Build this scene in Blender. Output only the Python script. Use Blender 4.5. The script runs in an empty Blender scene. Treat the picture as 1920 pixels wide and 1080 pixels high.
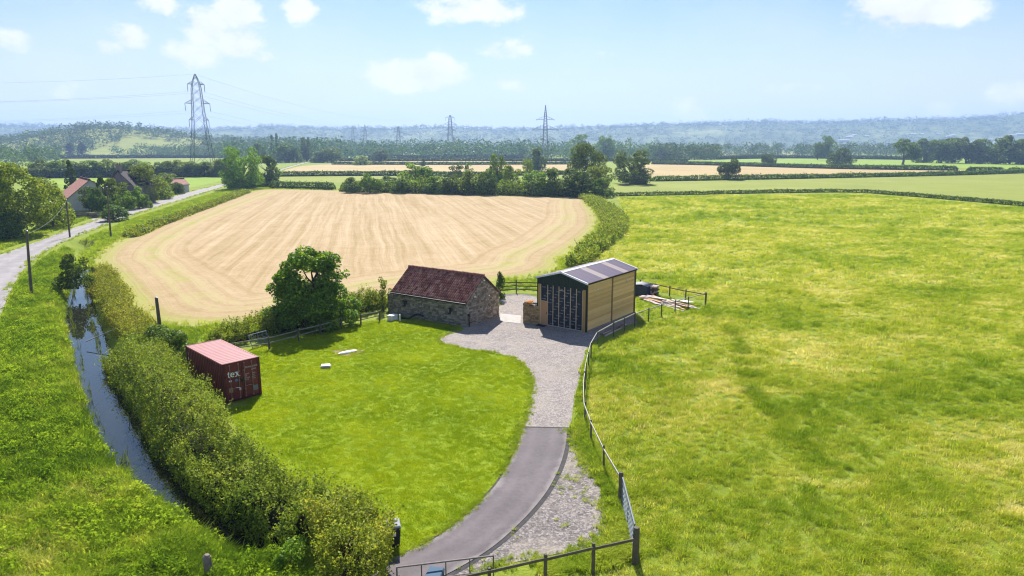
import bpy, bmesh, math, random
import numpy as np
from mathutils import Vector, Matrix
random.seed(7)
RNG = np.random.default_rng(11)
R = math.radians
SC = bpy.context.scene
COL = SC.collection

# ------------------------------------------------------------------ camera
CAM_H, FPX, PITCH = 16.1, 1300.0, 0.2021
cam_d = bpy.data.cameras.new('camera'); cam_d.sensor_width = 36.0; cam_d.lens = 36.0 * FPX / 1920.0
cam_d.clip_start = 0.5; cam_d.clip_end = 30000
cam = bpy.data.objects.new('camera', cam_d); COL.objects.link(cam)
cam.location = (0, 0, CAM_H); cam.rotation_euler = (math.pi / 2 - PITCH, 0, 0)
SC.camera = cam

# ------------------------------------------------------------------ world, sun, exposure
SUN_EL, SUN_AZ = R(44), R(-5)           # azimuth from +Y, negative to the left
world = bpy.data.worlds.new('World'); SC.world = world; world.use_nodes = True
SC.view_settings.view_transform = 'Standard'; SC.view_settings.look = 'None'
SC.view_settings.gamma = 1.0; SC.view_settings.use_curve_mapping = False
SC.view_settings.exposure = 1.38
SC.cycles.use_denoising = True
SC.cycles.filter_width = 1.15
SC.cycles.max_bounces = 6; SC.cycles.diffuse_bounces = 3; SC.cycles.glossy_bounces = 2
SC.cycles.transmission_bounces = 4; SC.cycles.transparent_max_bounces = 4; SC.cycles.volume_bounces = 0
SC.cycles.sample_clamp_indirect = 4.0
SC.cycles.use_fast_gi = False
sun_d = bpy.data.lights.new('sun', 'SUN'); sun_d.energy = 3.8; sun_d.angle = R(0.55); sun_d.color = (1.0, 0.955, 0.87)
sun = bpy.data.objects.new('sun', sun_d); COL.objects.link(sun)
sv = Vector((math.sin(SUN_AZ) * math.cos(SUN_EL), math.cos(SUN_AZ) * math.cos(SUN_EL), math.sin(SUN_EL)))
sun.rotation_euler = sv.to_track_quat('Z', 'Y').to_euler(); sun.location = (0, 60, 80)


class NT:
    """small node-tree helper"""
    def __init__(s, tree):
        s.t = tree; s.n = tree.nodes; s.l = tree.links
    def add(s, typ, **kw):
        n = s.n.new(typ)
        for k, v in kw.items():
            if k == 'ins':
                for i, val in v.items():
                    if isinstance(val, bpy.types.NodeSocket): s.l.new(val, n.inputs[i])
                    else: n.inputs[i].default_value = val
            else: setattr(n, k, v)
        return n
    def math(s, op, a, b=None, c=None, clamp=False):
        n = s.n.new('ShaderNodeMath'); n.operation = op; n.use_clamp = clamp
        for i, v in enumerate((a, b, c)):
            if v is None: continue
            if isinstance(v, bpy.types.NodeSocket): s.l.new(v, n.inputs[i])
            else: n.inputs[i].default_value = v
        return n.outputs[0]
    def ramp(s, fac, stops, interp='LINEAR'):
        n = s.n.new('ShaderNodeValToRGB'); n.color_ramp.interpolation = interp
        e = n.color_ramp.elements
        while len(e) < len(stops): e.new(0.5)
        for i, (p, c) in enumerate(stops):
            e[i].position = p; e[i].color = (*c, 1) if len(c) == 3 else c
        s.l.new(fac, n.inputs[0]); return n.outputs[0]
    def noise(s, vec, scale, detail=4, rough=0.55, dist=0.0, dim='3D'):
        n = s.n.new('ShaderNodeTexNoise'); n.noise_dimensions = dim
        if vec is not None: s.l.new(vec, n.inputs['Vector'])
        n.inputs['Scale'].default_value = scale; n.inputs['Detail'].default_value = detail
        n.inputs['Roughness'].default_value = rough; n.inputs['Distortion'].default_value = dist
        return n.outputs[0]
    def mix(s, fac, a, b, mode='MIX'):
        n = s.n.new('ShaderNodeMix'); n.data_type = 'RGBA'; n.blend_type = mode
        for sock, v in ((n.inputs[0], fac), (n.inputs[6], a), (n.inputs[7], b)):
            if isinstance(v, bpy.types.NodeSocket): s.l.new(v, sock)
            elif isinstance(v, (int, float)): sock.default_value = v
            else: sock.default_value = (*v, 1) if len(v) == 3 else v
        return n.outputs[2]


def sky():
    T = NT(world.node_tree); T.n.clear()
    out = T.add('ShaderNodeOutputWorld'); bg = T.add('ShaderNodeBackground')
    st = T.add('ShaderNodeTexSky', sky_type='NISHITA')
    st.sun_disc = False; st.sun_elevation = SUN_EL; st.sun_rotation = SUN_AZ
    st.altitude = 20; st.air_density = 1.0; st.dust_density = 0.35; st.ozone_density = 3.0
    tc = T.add('ShaderNodeTexCoord'); sep = T.add('ShaderNodeSeparateXYZ', ins={0: tc.outputs['Generated']})
    az = T.math('ARCTAN2', sep.outputs[0], sep.outputs[1])
    el = T.math('ARCSINE', sep.outputs[2])
    cv = T.add('ShaderNodeCombineXYZ', ins={0: az, 1: T.math('MULTIPLY', el, 1.5), 2: 0.0}).outputs[0]
    n1 = T.noise(cv, 15, 8, 0.60); n2 = T.noise(cv, 3.2, 5, 0.6); n3 = T.noise(cv, 52, 7, 0.66)
    # cumulus: (azimuth, elevation, half widths, strength) in degrees
    def pe(px, py):
        x = (px - 960) / FPX; y = -(py - 540) / FPX
        d = Vector((x, math.cos(PITCH) + y * math.sin(PITCH), -math.sin(PITCH) + y * math.cos(PITCH))).normalized()
        return math.atan2(d.x, d.y), math.asin(d.z)
    clouds = [(445, 25, 52, 40, 1.0), (390, 50, 52, 44, .95), (365, 100, 70, 30, .85), (445, 80, 58, 40, .9), (490, 106, 46, 18, .6), (245, 68, 40, 28, .8), (205, 88, 40, 18, .6), (300, 12, 60, 26, .6),
              (775, 140, 115, 36, 1.0), (820, 125, 40, 34, .8), (890, 15, 120, 34, .85), (950, 90, 75, 32, .6), (562, 12, 42, 34, .8),
              (1715, 5, 105, 46, 1.15), (1297, 208, 46, 40, .66), (1752, 208, 40, 34, .6), (1690, 214, 34, 18, .5), (1895, 182, 48, 28, .62),
              (20, 72, 55, 24, .6), (965, 160, 90, 18, .5), (1110, 110, 90, 30, .34), (1510, 165, 190, 26, .36), (130, 175, 140, 26, .42),
              (-300, 60, 180, 60, .9), (2250, 60, 200, 60, .9), (2650, 130, 160, 40, .8), (-700, 120, 160, 40, .8)]
    tot = None
    for px, py, rx, ry, s in clouds:
        a0, e0 = pe(px, py)
        da = T.math('MULTIPLY', T.math('SUBTRACT', az, a0), FPX / rx)
        de = T.math('MULTIPLY', T.math('SUBTRACT', el, e0), FPX / ry)
        r2 = T.math('ADD', T.math('MULTIPLY', da, da), T.math('MULTIPLY', de, de))
        m = T.math('MULTIPLY', T.math('POWER', 2.718, T.math('MULTIPLY', r2, -1.25)), s)
        tot = m if tot is None else T.math('MAXIMUM', tot, m)
    # scattered fair-weather cloud over the rest of the dome, above the strip in view
    pv = T.add('ShaderNodeCombineXYZ', ins={0: T.math('DIVIDE', sep.outputs[0], T.math('ADD', T.math('ABSOLUTE', sep.outputs[2]), .12)),
                                            1: T.math('DIVIDE', sep.outputs[1], T.math('ADD', T.math('ABSOLUTE', sep.outputs[2]), .12)), 2: 0.0}).outputs[0]
    gen = T.noise(pv, 1.3, 6, 0.55)
    up = T.math('MULTIPLY', T.math('SUBTRACT', el, 0.22), 8.0, clamp=True)
    gen = T.math('MULTIPLY', T.math('MULTIPLY', T.math('SUBTRACT', gen, 0.46), 4.0, clamp=True), up)
    tot = T.math('MAXIMUM', tot, T.math('MULTIPLY', gen, 0.75))
    det = T.math('ADD', T.math('MULTIPLY', T.math('SUBTRACT', n1, .5), 2.3), T.math('MULTIPLY', T.math('SUBTRACT', n3, .5), 1.1))
    dens = T.math('ADD', tot, T.math('MULTIPLY', det, T.math('ADD', .35, T.math('MULTIPLY', tot, .5))))
    alpha = T.add('ShaderNodeMapRange', interpolation_type='SMOOTHSTEP', ins={0: dens, 1: .27, 2: .70, 3: 0.0, 4: 1.0}).outputs[0]
    # thin high veil, everywhere in patches
    veil = T.add('ShaderNodeMapRange', interpolation_type='SMOOTHSTEP', ins={0: n2, 1: .40, 2: .75, 3: 0.0, 4: .22}).outputs[0]
    alpha = T.math('MAXIMUM', T.math('MULTIPLY', alpha, .93), veil)
    shade = T.math('ADD', 5.6, T.math('MULTIPLY', n1, 5.4))
    cc = T.add('ShaderNodeVectorMath', operation='SCALE', ins={0: (1.0, .995, 1.0), 3: shade}).outputs[0]
    hz = T.add('ShaderNodeMapRange', interpolation_type='SMOOTHSTEP', ins={0: el, 1: -0.02, 2: .25, 3: .95, 4: 0.0}).outputs[0]
    base = T.mix(hz, T.mix(1.0, st.outputs[0], (.70, .82, .95), 'MULTIPLY'), (7.35, 7.45, 7.7))
    col = T.mix(alpha, base, cc)
    T.l.new(col, bg.inputs[0]); bg.inputs[1].default_value = 0.05
    T.l.new(bg.outputs[0], out.inputs[0])
sky()

# ------------------------------------------------------------------ geometry helpers
def G(px, py, z=0.0):
    """the point of the level z that the photograph shows at (px, py)"""
    a = (px - 960) / FPX; b = (py - 540) / FPX
    d = (a, math.cos(PITCH) - b * math.sin(PITCH), -math.sin(PITCH) - b * math.cos(PITCH))
    t = (z - CAM_H) / d[2]
    return Vector((d[0] * t, d[1] * t, z))
def GY(px, py, Y):
    """the point at depth Y seen at (px, py)"""
    a = (px - 960) / FPX; b = (py - 540) / FPX
    d = (a, math.cos(PITCH) - b * math.sin(PITCH), -math.sin(PITCH) - b * math.cos(PITCH))
    t = Y / d[1]
    return Vector((d[0] * t, Y, CAM_H + d[2] * t))
def spline(pts, n=8, closed=False):
    P = np.array([tuple(p)[:3] if len(p) > 2 else (*p, 0) for p in pts], float); m = len(P); out = []
    for i in range(m if closed else m - 1):
        p0, p1, p2, p3 = (P[(i - 1) % m] if closed or i > 0 else 2 * P[0] - P[1], P[i], P[(i + 1) % m],
                          P[(i + 2) % m] if closed or i + 2 < m else 2 * P[-1] - P[-2])
        for k in range(n):
            t = k / n
            out.append(.5 * (2 * p1 + (p2 - p0) * t + (2 * p0 - 5 * p1 + 4 * p2 - p3) * t * t + (3 * p1 - p0 - 3 * p2 + p3) * t ** 3))
    if not closed: out.append(P[-1])
    return np.array(out)
def resample(P, n):
    P = np.asarray(P, float); d = np.r_[0, np.cumsum(np.linalg.norm(np.diff(P, axis=0), axis=1))]
    s = np.linspace(0, d[-1], n)
    return np.stack([np.interp(s, d, P[:, k]) for k in range(P.shape[1])], -1)
def inside(poly, x, y):
    c = np.zeros(len(x), bool); n = len(poly); j = n - 1
    for i in range(n):
        xi, yi, xj, yj = poly[i][0], poly[i][1], poly[j][0], poly[j][1]
        k = ((yi > y) != (yj > y)) & (x < (xj - xi) * (y - yi) / (yj - yi + 1e-12) + xi)
        c ^= k; j = i
    return c
def dist_line(P, x, y):
    best = np.full(len(x), 1e9)
    for i in range(len(P) - 1):
        a = P[i][:2]; b = P[i + 1][:2]; ab = b - a; L = ab @ ab + 1e-12
        t = np.clip(((x - a[0]) * ab[0] + (y - a[1]) * ab[1]) / L, 0, 1)
        best = np.minimum(best, np.hypot(x - a[0] - t * ab[0], y - a[1] - t * ab[1]))
    return best
_H = np.random.default_rng(3).random(4096)
def vnoise(x, y, z=0.0, seed=0):
    x = np.asarray(x, float); y = np.asarray(y, float); z = np.asarray(z, float) + np.zeros_like(x)
    xi, yi, zi = np.floor(x).astype(int), np.floor(y).astype(int), np.floor(z).astype(int)
    xf, yf, zf = x - xi, y - yi, z - zi
    s = lambda t: t * t * (3 - 2 * t)
    u, v, w = s(xf), s(yf), s(zf)
    h = lambda a, b, c: _H[((a * 73856093) ^ (b * 19349663) ^ (c * 83492791) ^ (seed * 2654435)) & 4095]
    L = lambda a, b, t: a + (b - a) * t
    return L(L(L(h(xi, yi, zi), h(xi + 1, yi, zi), u), L(h(xi, yi + 1, zi), h(xi + 1, yi + 1, zi), u), v),
             L(L(h(xi, yi, zi + 1), h(xi + 1, yi, zi + 1), u), L(h(xi, yi + 1, zi + 1), h(xi + 1, yi + 1, zi + 1), u), v), w)
def fbm(x, y, z=0.0, seed=0, o=3):
    t = 0; a = .5
    for k in range(o):
        t = t + a * vnoise(np.asarray(x) * 2 ** k, np.asarray(y) * 2 ** k, np.asarray(z) * 2 ** k, seed + k); a *= .5
    return t / (1 - .5 ** o)

def link(o, parent=None):
    COL.objects.link(o)
    if parent is not None: o.parent = parent
    return o
def tag(o, label=None, cat=None, group=None, kind=None):
    if label: o['label'] = label
    if cat: o['category'] = cat
    if group: o['group'] = group
    if kind: o['kind'] = kind
    return o
def empty(name, loc=(0, 0, 0), rz=0.0, label=None, cat=None, group=None):
    o = bpy.data.objects.new(name, None); o.empty_display_size = .3; link(o)
    o.location = loc; o.rotation_euler = (0, 0, rz)
    return tag(o, label, cat, group)
def mesh_np(name, V, F, mat=None, smooth=False):
    """F: (n,3) or (n,4) int array"""
    V = np.asarray(V, np.float32); F = np.asarray(F, np.int32)
    me = bpy.data.meshes.new(name); k = F.shape[1]
    me.vertices.add(len(V)); me.vertices.foreach_set('co', V.ravel())
    me.loops.add(F.size); me.loops.foreach_set('vertex_index', F.ravel())
    me.polygons.add(len(F)); me.polygons.foreach_set('loop_start', np.arange(0, F.size, k, dtype=np.int32))
    if smooth: me.polygons.foreach_set('use_smooth', np.ones(len(F), bool))
    me.update(calc_edges=True)
    if mat: me.materials.append(mat)
    return me
def obj(name, me, parent=None, loc=None, rz=None):
    o = bpy.data.objects.new(name, me); link(o, parent)
    if loc is not None: o.location = loc
    if rz is not None: o.rotation_euler = (0, 0, rz)
    return o
class MB:
    """collects solids, then makes one mesh"""
    def __init__(s): s.v = []; s.f = []
    def box(s, x0, x1, y0, y1, z0, z1):
        b = len(s.v)
        s.v += [(x0, y0, z0), (x1, y0, z0), (x1, y1, z0), (x0, y1, z0), (x0, y0, z1), (x1, y0, z1), (x1, y1, z1), (x0, y1, z1)]
        s.f += [tuple(b + i for i in q) for q in ((0, 3, 2, 1), (4, 5, 6, 7), (0, 1, 5, 4), (1, 2, 6, 5), (2, 3, 7, 6), (3, 0, 4, 7))]
        return s
    def hexa(s, pts):
        b = len(s.v); s.v += [tuple(p) for p in pts]
        s.f += [tuple(b + i for i in q) for q in ((0, 3, 2, 1), (4, 5, 6, 7), (0, 1, 5, 4), (1, 2, 6, 5), (2, 3, 7, 6), (3, 0, 4, 7))]
        return s
    def tube(s, a, b, r0, r1=None, n=8, cap=True):
        a, b = Vector(a), Vector(b); r1 = r0 if r1 is None else r1
        d = (b - a).normalized(); u = d.orthogonal().normalized(); w = d.cross(u); k = len(s.v)
        for c, r in ((a, r0), (b, r1)):
            for i in range(n):
                t = 2 * math.pi * i / n; s.v.append(tuple(c + u * (r * math.cos(t)) + w * (r * math.sin(t))))
        for i in range(n): s.f.append((k + i, k + (i + 1) % n, k + n + (i + 1) % n, k + n + i))
        if cap: s.f.append(tuple(k + i for i in reversed(range(n)))); s.f.append(tuple(k + n + i for i in range(n)))
        return s
    def path(s, pts, radii, n=7):
        for i in range(len(pts) - 1): s.tube(pts[i], pts[i + 1], radii[i], radii[i + 1], n)
        return s
    def prism(s, poly, axis, t0, t1):
        """polygon in two axes, extruded along the third"""
        def P(p, t): return {'x': (t, p[0], p[1]), 'y': (p[0], t, p[1]), 'z': (p[0], p[1], t)}[axis]
        k = len(s.v); n = len(poly)
        s.v += [P(p, t0) for p in poly] + [P(p, t1) for p in poly]
        for i in range(n): s.f.append((k + i, k + (i + 1) % n, k + n + (i + 1) % n, k + n + i))
        s.f.append(tuple(k + i for i in reversed(range(n)))); s.f.append(tuple(k + n + i for i in range(n)))
        return s
    def mesh(s, name, mat, bevel=0.0, smooth=False):
        me = bpy.data.meshes.new(name); me.from_pydata(s.v, [], s.f)
        bm = bmesh.new(); bm.from_mesh(me); bmesh.ops.recalc_face_normals(bm, faces=bm.faces)
        if bevel: bmesh.ops.bevel(bm, geom=bm.edges[:], offset=bevel, segments=1, affect='EDGES', clamp_overlap=True)
        if smooth:
            for f in bm.faces: f.smooth = True
        bm.to_mesh(me); bm.free(); me.materials.append(mat); return me
    def build(s, name, mat, parent=None, loc=None, rz=None, bevel=0.0, smooth=False):
        return obj(name, s.mesh(name, mat, bevel, smooth), parent, loc, rz)
def copy_tree(o, parent=None):
    c = o.copy(); link(c); c.parent = parent
    for ch in list(o.children): copy_tree(ch, c)
    return c

# ------------------------------------------------------------------ materials
def material(name):
    m = bpy.data.materials.new(name); m.use_nodes = True; T = NT(m.node_tree); T.n.clear()
    out = T.add('ShaderNodeOutputMaterial'); return m, T, out
def principled(T, out, col, rough=.8, spec=.3, metal=0.0, bump=None, bump_d=.02, bump_s=.5):
    b = T.add('ShaderNodeBsdfPrincipled')
    for k, v in (('Base Color', col), ('Roughness', rough), ('Metallic', metal), ('Specular IOR Level', spec)):
        if isinstance(v, bpy.types.NodeSocket): T.l.new(v, b.inputs[k])
        elif isinstance(v, (int, float)): b.inputs[k].default_value = v
        else: b.inputs[k].default_value = (*v, 1)
    if bump is not None:
        bn = T.add('ShaderNodeBump', ins={'Height': bump, 'Distance': bump_d, 'Strength': bump_s}); T.l.new(bn.outputs[0], b.inputs['Normal'])
    T.l.new(b.outputs[0], out.inputs[0]); return b
def simple(name, c, rough=.7, var=.25, scale=4.0, spec=.3, metal=0.0, bump=0.0, island=False, stretch=None):
    """a colour with uneven wear"""
    m, T, out = material(name)
    tc = T.add('ShaderNodeTexCoord'); vec = tc.outputs['Object']
    if stretch: vec = T.add('ShaderNodeMapping', ins={0: vec, 3: stretch}).outputs[0]
    n = T.noise(vec, scale, 6, .62)
    if island:
        g = T.add('ShaderNodeNewGeometry'); n = T.math('ADD', T.math('MULTIPLY', n, .5), T.math('MULTIPLY', g.outputs['Random Per Island'], .5))
    lo = tuple(x * (1 - var) for x in c); hi = tuple(min(1, x * (1 + var)) for x in c)
    col = T.ramp(n, [(.28, lo), (.72, hi)])
    principled(T, out, col, rough, spec, metal, n if bump else None, bump or .02, .6); return m
def pos(T): return T.add('ShaderNodeNewGeometry').outputs['Position']

def m_grass_ground(name, stops, pale, s1=.09, s2=.9, s3=9.0, patch=.5):
    m, T, out = material(name); p = pos(T)
    big = T.noise(p, s1, 4, .6, .4); mid = T.noise(p, s2, 5, .65); fin = T.noise(p, s3, 5, .7)
    f = T.math('ADD', T.math('ADD', T.math('MULTIPLY', big, .5), T.math('MULTIPLY', mid, .28)), T.math('MULTIPLY', fin, .22))
    col = T.ramp(f, stops)
    pm = T.math('MULTIPLY', T.math('SUBTRACT', T.noise(p, s1 * 2.1, 6, .68, 1.2), .56), 5.0, clamp=True)
    col = T.mix(T.math('MULTIPLY', pm, patch), col, pale)
    principled(T, out, col, .9, .12, bump=T.math('ADD', fin, T.math('MULTIPLY', mid, 2.0)), bump_d=.12, bump_s=.7); return m
M = {}
M['ground'] = m_grass_ground('meadow_ground', [(.30, (.11, .17, .012)), (.5, (.19, .245, .022)), (.72, (.29, .31, .045))], (.38, .35, .13))
M['lawn'] = m_grass_ground('lawn_turf', [(.30, (.11, .18, .006)), (.5, (.20, .275, .008)), (.74, (.31, .35, .014))], (.34, .35, .03), .2, 1.6, 14, .3)
M['midgreen'] = m_grass_ground('hay_meadow', [(.30, (.16, .20, .03)), (.5, (.22, .25, .04)), (.72, (.29, .30, .06))], (.31, .31, .08), .03, .3, 2, .4)
M['brightgreen'] = m_grass_ground('grazed_field', [(.30, (.15, .24, .02)), (.5, (.21, .30, .03)), (.72, (.28, .35, .05))], (.29, .33, .06), .03, .3, 2, .4)
M['bank'] = m_grass_ground('bank_soil', [(.30, (.03, .05, .01)), (.5, (.05, .085, .014)), (.72, (.09, .13, .02))], (.10, .12, .03), .3, 1.2, 8, .2)

def m_stubble(name):
    m, T, out = material(name); p = pos(T)
    at = T.add('ShaderNodeAttribute', attribute_name='edge').outputs['Fac']
    warp = T.noise(p, .04, 2, .5)
    sx = T.add('ShaderNodeSeparateXYZ', ins={0: p})
    a2 = T.math('ADD', at, T.math('MULTIPLY', warp, 3.0))
    # rows: along the headland near the edge, straight bouts inside; both are noise drawn out along the row
    across = T.math('ADD', T.math('ADD', sx.outputs[0], T.math('MULTIPLY', sx.outputs[1], .21)), T.math('MULTIPLY', warp, 1.6))
    rows_in = T.noise(T.add('ShaderNodeCombineXYZ', ins={0: T.math('MULTIPLY', across, .75), 1: T.math('MULTIPLY', sx.outputs[1], .012), 2: 0.0}).outputs[0], 1.0, 5, .75)
    rows_ed = T.noise(T.add('ShaderNodeCombineXYZ', ins={0: T.math('MULTIPLY', a2, .8), 1: 3.0, 2: T.math('MULTIPLY', warp, .4)}).outputs[0], 1.0, 5, .75)
    sel = T.add('ShaderNodeMapRange', interpolation_type='SMOOTHSTEP', ins={0: a2, 1: 13.0, 2: 17.0, 3: 0.0, 4: 1.0}).outputs[0]
    w = T.add('ShaderNodeMix', data_type='FLOAT', ins={0: sel, 2: rows_ed, 3: rows_in}).outputs[0]
    n2 = T.noise(p, .10, 6, .68, .8); n3 = T.noise(p, 1.6, 7, .8); n4 = T.noise(p, .45, 6, .7, .5)
    f = T.math('ADD', T.math('ADD', T.math('MULTIPLY', w, .50), T.math('MULTIPLY', n4, .16)), T.math('ADD', T.math('MULTIPLY', n2, .14), T.math('MULTIPLY', n3, .24)))
    col = T.ramp(f, [(.36, (.225, .16, .066)), (.46, (.325, .235, .118)), (.54, (.405, .30, .178)), (.66, (.50, .39, .255))])
    g = T.math('MULTIPLY', T.math('SUBTRACT', T.math('SUBTRACT', T.math('ADD', rows_ed, T.math('MULTIPLY', n4, .35)), T.math('MULTIPLY', at, .012)), .62), 5.0, clamp=True)
    g2 = T.math('MULTIPLY', T.math('SUBTRACT', T.math('ADD', T.math('MULTIPLY', n2, .7), T.math('MULTIPLY', w, .4)), .66), 6.0, clamp=True)
    rim = T.math('MULTIPLY', T.math('SUBTRACT', T.math('ADD', .9, T.math('MULTIPLY', n4, 6.0)), at), .45, clamp=True)
    rd = T.math('SUBTRACT', a2, 9.5); ring = T.math('MULTIPLY', T.math('POWER', 2.718, T.math('MULTIPLY', T.math('MULTIPLY', rd, rd), -.45)), T.math('MULTIPLY', T.math('SUBTRACT', n2, .42), 5.0, clamp=True)); rim = T.math('MAXIMUM', rim, ring)
    gg = T.math('MAXIMUM', T.math('MAXIMUM', g, T.math('MULTIPLY', g2, .45)), rim)
    col = T.mix(T.math('MULTIPLY', gg, .68), col, (.26, .30, .048))
    clod = T.math('MULTIPLY', T.math('SUBTRACT', T.noise(p, .9, 3, .5), .735), 14.0, clamp=True)
    col = T.mix(clod, col, (.12, .085, .04))
    principled(T, out, col, .95, .08, bump=T.math('ADD', n3, T.math('MULTIPLY', w, 1.5)), bump_d=.10, bump_s=.6); return m
M['stubble'] = m_stubble('stubble')
M['farstubble'] = m_grass_ground('ripe_field', [(.30, (.30, .23, .09)), (.5, (.39, .295, .14)), (.72, (.45, .355, .185))], (.36, .31, .13), .02, .2, 2, .4)

def m_gravel(name, a, b, c, sc=7.0):
    m, T, out = material(name); p = pos(T)
    v = T.add('ShaderNodeTexVoronoi', ins={'Vector': p, 'Scale': sc}); vc = T.add('ShaderNodeSeparateColor', ins={0: v.outputs['Color']}).outputs[0]
    n = T.noise(p, .33, 6, .68, .9); n2 = T.noise(p, 2.2, 6, .75); n5 = T.noise(p, .9, 5, .7, .6)
    col = T.ramp(T.math('ADD', T.math('MULTIPLY', vc, .42), T.math('ADD', T.math('MULTIPLY', n2, .42), T.math('MULTIPLY', n5, .22))), [(.25, a), (.53, b), (.80, c)])
    dust = T.math('MULTIPLY', T.math('SUBTRACT', n, .47), 4.5, clamp=True)
    col = T.mix(T.math('MULTIPLY', dust, .75), col, (.36, .31, .26))
    damp = T.math('MULTIPLY', T.math('SUBTRACT', T.noise(p, .55, 5, .7, 1.2), .57), 6.0, clamp=True)
    col = T.mix(T.math('MULTIPLY', damp, .5), col, (.15, .125, .115))
    weed = T.math('MULTIPLY', T.math('SUBTRACT', T.noise(p, .8, 6, .7, .8), .61), 7.0, clamp=True)
    col = T.mix(T.math('MULTIPLY', weed, .5), col, (.17, .18, .04))
    principled(T, out, col, .9, .2, bump=T.math('ADD', vc, n2), bump_d=.05, bump_s=.8); return m
M['gravel'] = m_gravel('gravel', (.135, .114, .112), (.265, .232, .222), (.43, .385, .35), 16.0)
M['gravel2'] = m_gravel('loose_stone', (.085, .072, .07), (.175, .152, .148), (.34, .31, .295), 12.0)
def m_tarmac(name, base, track=.16, pale=(.36, .32, .30)):
    m, T, out = material(name); p = pos(T)
    u = T.add('ShaderNodeAttribute', attribute_name='across').outputs['Fac']
    n = T.noise(p, .5, 6, .66, .8); f = T.noise(p, 26, 4, .8); g = T.noise(p, 5, 6, .7)
    k = T.math('ADD', T.math('ADD', T.math('MULTIPLY', n, .38), T.math('MULTIPLY', f, .34)), T.math('MULTIPLY', g, .28))
    col = T.ramp(k, [(.34, tuple(x * .66 for x in base)), (.5, base), (.64, tuple(x * 1.4 for x in base))])
    d = T.math('SUBTRACT', T.math('ABSOLUTE', T.math('SUBTRACT', u, .5)), .22)
    wt = T.math('POWER', 2.718, T.math('MULTIPLY', T.math('MULTIPLY', d, d), -110.0))
    col = T.mix(T.math('MULTIPLY', T.math('MULTIPLY', wt, T.math('ADD', n, .3)), track * 2), col, tuple(min(1, x * 1.7) for x in base))
    e = T.math('MULTIPLY', T.math('SUBTRACT', T.math('ADD', T.math('ABSOLUTE', T.math('SUBTRACT', u, .5)), T.math('MULTIPLY', T.math('SUBTRACT', n, .5), .30)), .40), 7.0, clamp=True)
    col = T.mix(T.math('MULTIPLY', e, .55), col, pale)
    st = T.math('MULTIPLY', T.math('SUBTRACT', T.noise(p, .8, 4, .6, .4), .66), 8.0, clamp=True)
    col = T.mix(T.math('MULTIPLY', st, .4), col, tuple(x * .55 for x in base))
    principled(T, out, col, .85, .3, bump=f, bump_d=.012, bump_s=.7); return m
M['tarmac'] = m_tarmac('tarmac', (.112, .095, .102))
M['road'] = m_tarmac('road_surface', (.235, .215, .222))
M['kerbdark'] = simple('tarmac_edge', (.045, .042, .045), .9, .4, 3)
M['concrete'] = simple('concrete', (.36, .34, .32), .85, .2, 2.5)

def m_leaf(name, stops, trans=.38, rough=.5, spec=.35, patch=False):
    m, T, out = material(name)
    g = T.add('ShaderNodeNewGeometry'); oi = T.add('ShaderNodeObjectInfo')
    col = T.ramp(g.outputs['Random Per Island'], stops)
    hs = T.add('ShaderNodeHueSaturation', ins={'Hue': T.math('ADD', .485, T.math('MULTIPLY', oi.outputs['Random'], .03)), 'Value': T.math('ADD', .8, T.math('MULTIPLY', oi.outputs['Random'], .4)), 'Color': col}).outputs[0]
    if patch:
        pn = T.noise(g.outputs['Position'], .38, 4, .6, .5); pm = T.math('MULTIPLY', T.math('SUBTRACT', pn, .50), 6.0, clamp=True); pd = T.math('MULTIPLY', T.math('SUBTRACT', .44, pn), 6.0, clamp=True)
        hs = T.mix(T.math('MULTIPLY', pm, .34), hs, (.38, .37, .07)); hs = T.mix(T.math('MULTIPLY', pd, .5), hs, (.06, .14, .02))
    col = T.mix(1.0, hs, oi.outputs['Color'], 'MULTIPLY')
    b = T.add('ShaderNodeBsdfPrincipled'); T.l.new(col, b.inputs['Base Color']); b.inputs['Roughness'].default_value = rough; b.inputs['Specular IOR Level'].default_value = spec
    tr = T.add('ShaderNodeBsdfTranslucent'); T.l.new(T.mix(1.0, col, (1.35, 1.25, .55), 'MULTIPLY'), tr.inputs[0])
    mx = T.add('ShaderNodeMixShader', ins={0: trans, 1: b.outputs[0], 2: tr.outputs[0]}); T.l.new(mx.outputs[0], out.inputs[0]); return m
M['leaf'] = m_leaf('tree_leaf', [(0, (.055, .105, .012)), (.5, (.105, .175, .02)), (1, (.20, .27, .045))], .42, .55, .2)
M['hedgeleaf'] = m_leaf('hedge_leaf', [(0, (.09, .15, .016)), (.5, (.21, .30, .035)), (.85, (.36, .42, .07)), (1, (.52, .53, .17))], .42, .6, .15, True)
M['conifer'] = m_leaf('conifer_needles', [(0, (.03, .06, .014)), (.6, (.055, .10, .022)), (1, (.10, .15, .035))], .2, .6, .15)
M['farleaf'] = m_leaf('distant_leaf', [(0, (.05, .095, .016)), (.5, (.085, .145, .024)), (1, (.15, .21, .045))], .3, .6, .15)
M['twig'] = simple('twigs', (.035, .032, .016), .95, .4, 2, spec=.05)
M['bark'] = simple('bark', (.11, .09, .065), .95, .35, 6, bump=.05)

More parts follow.
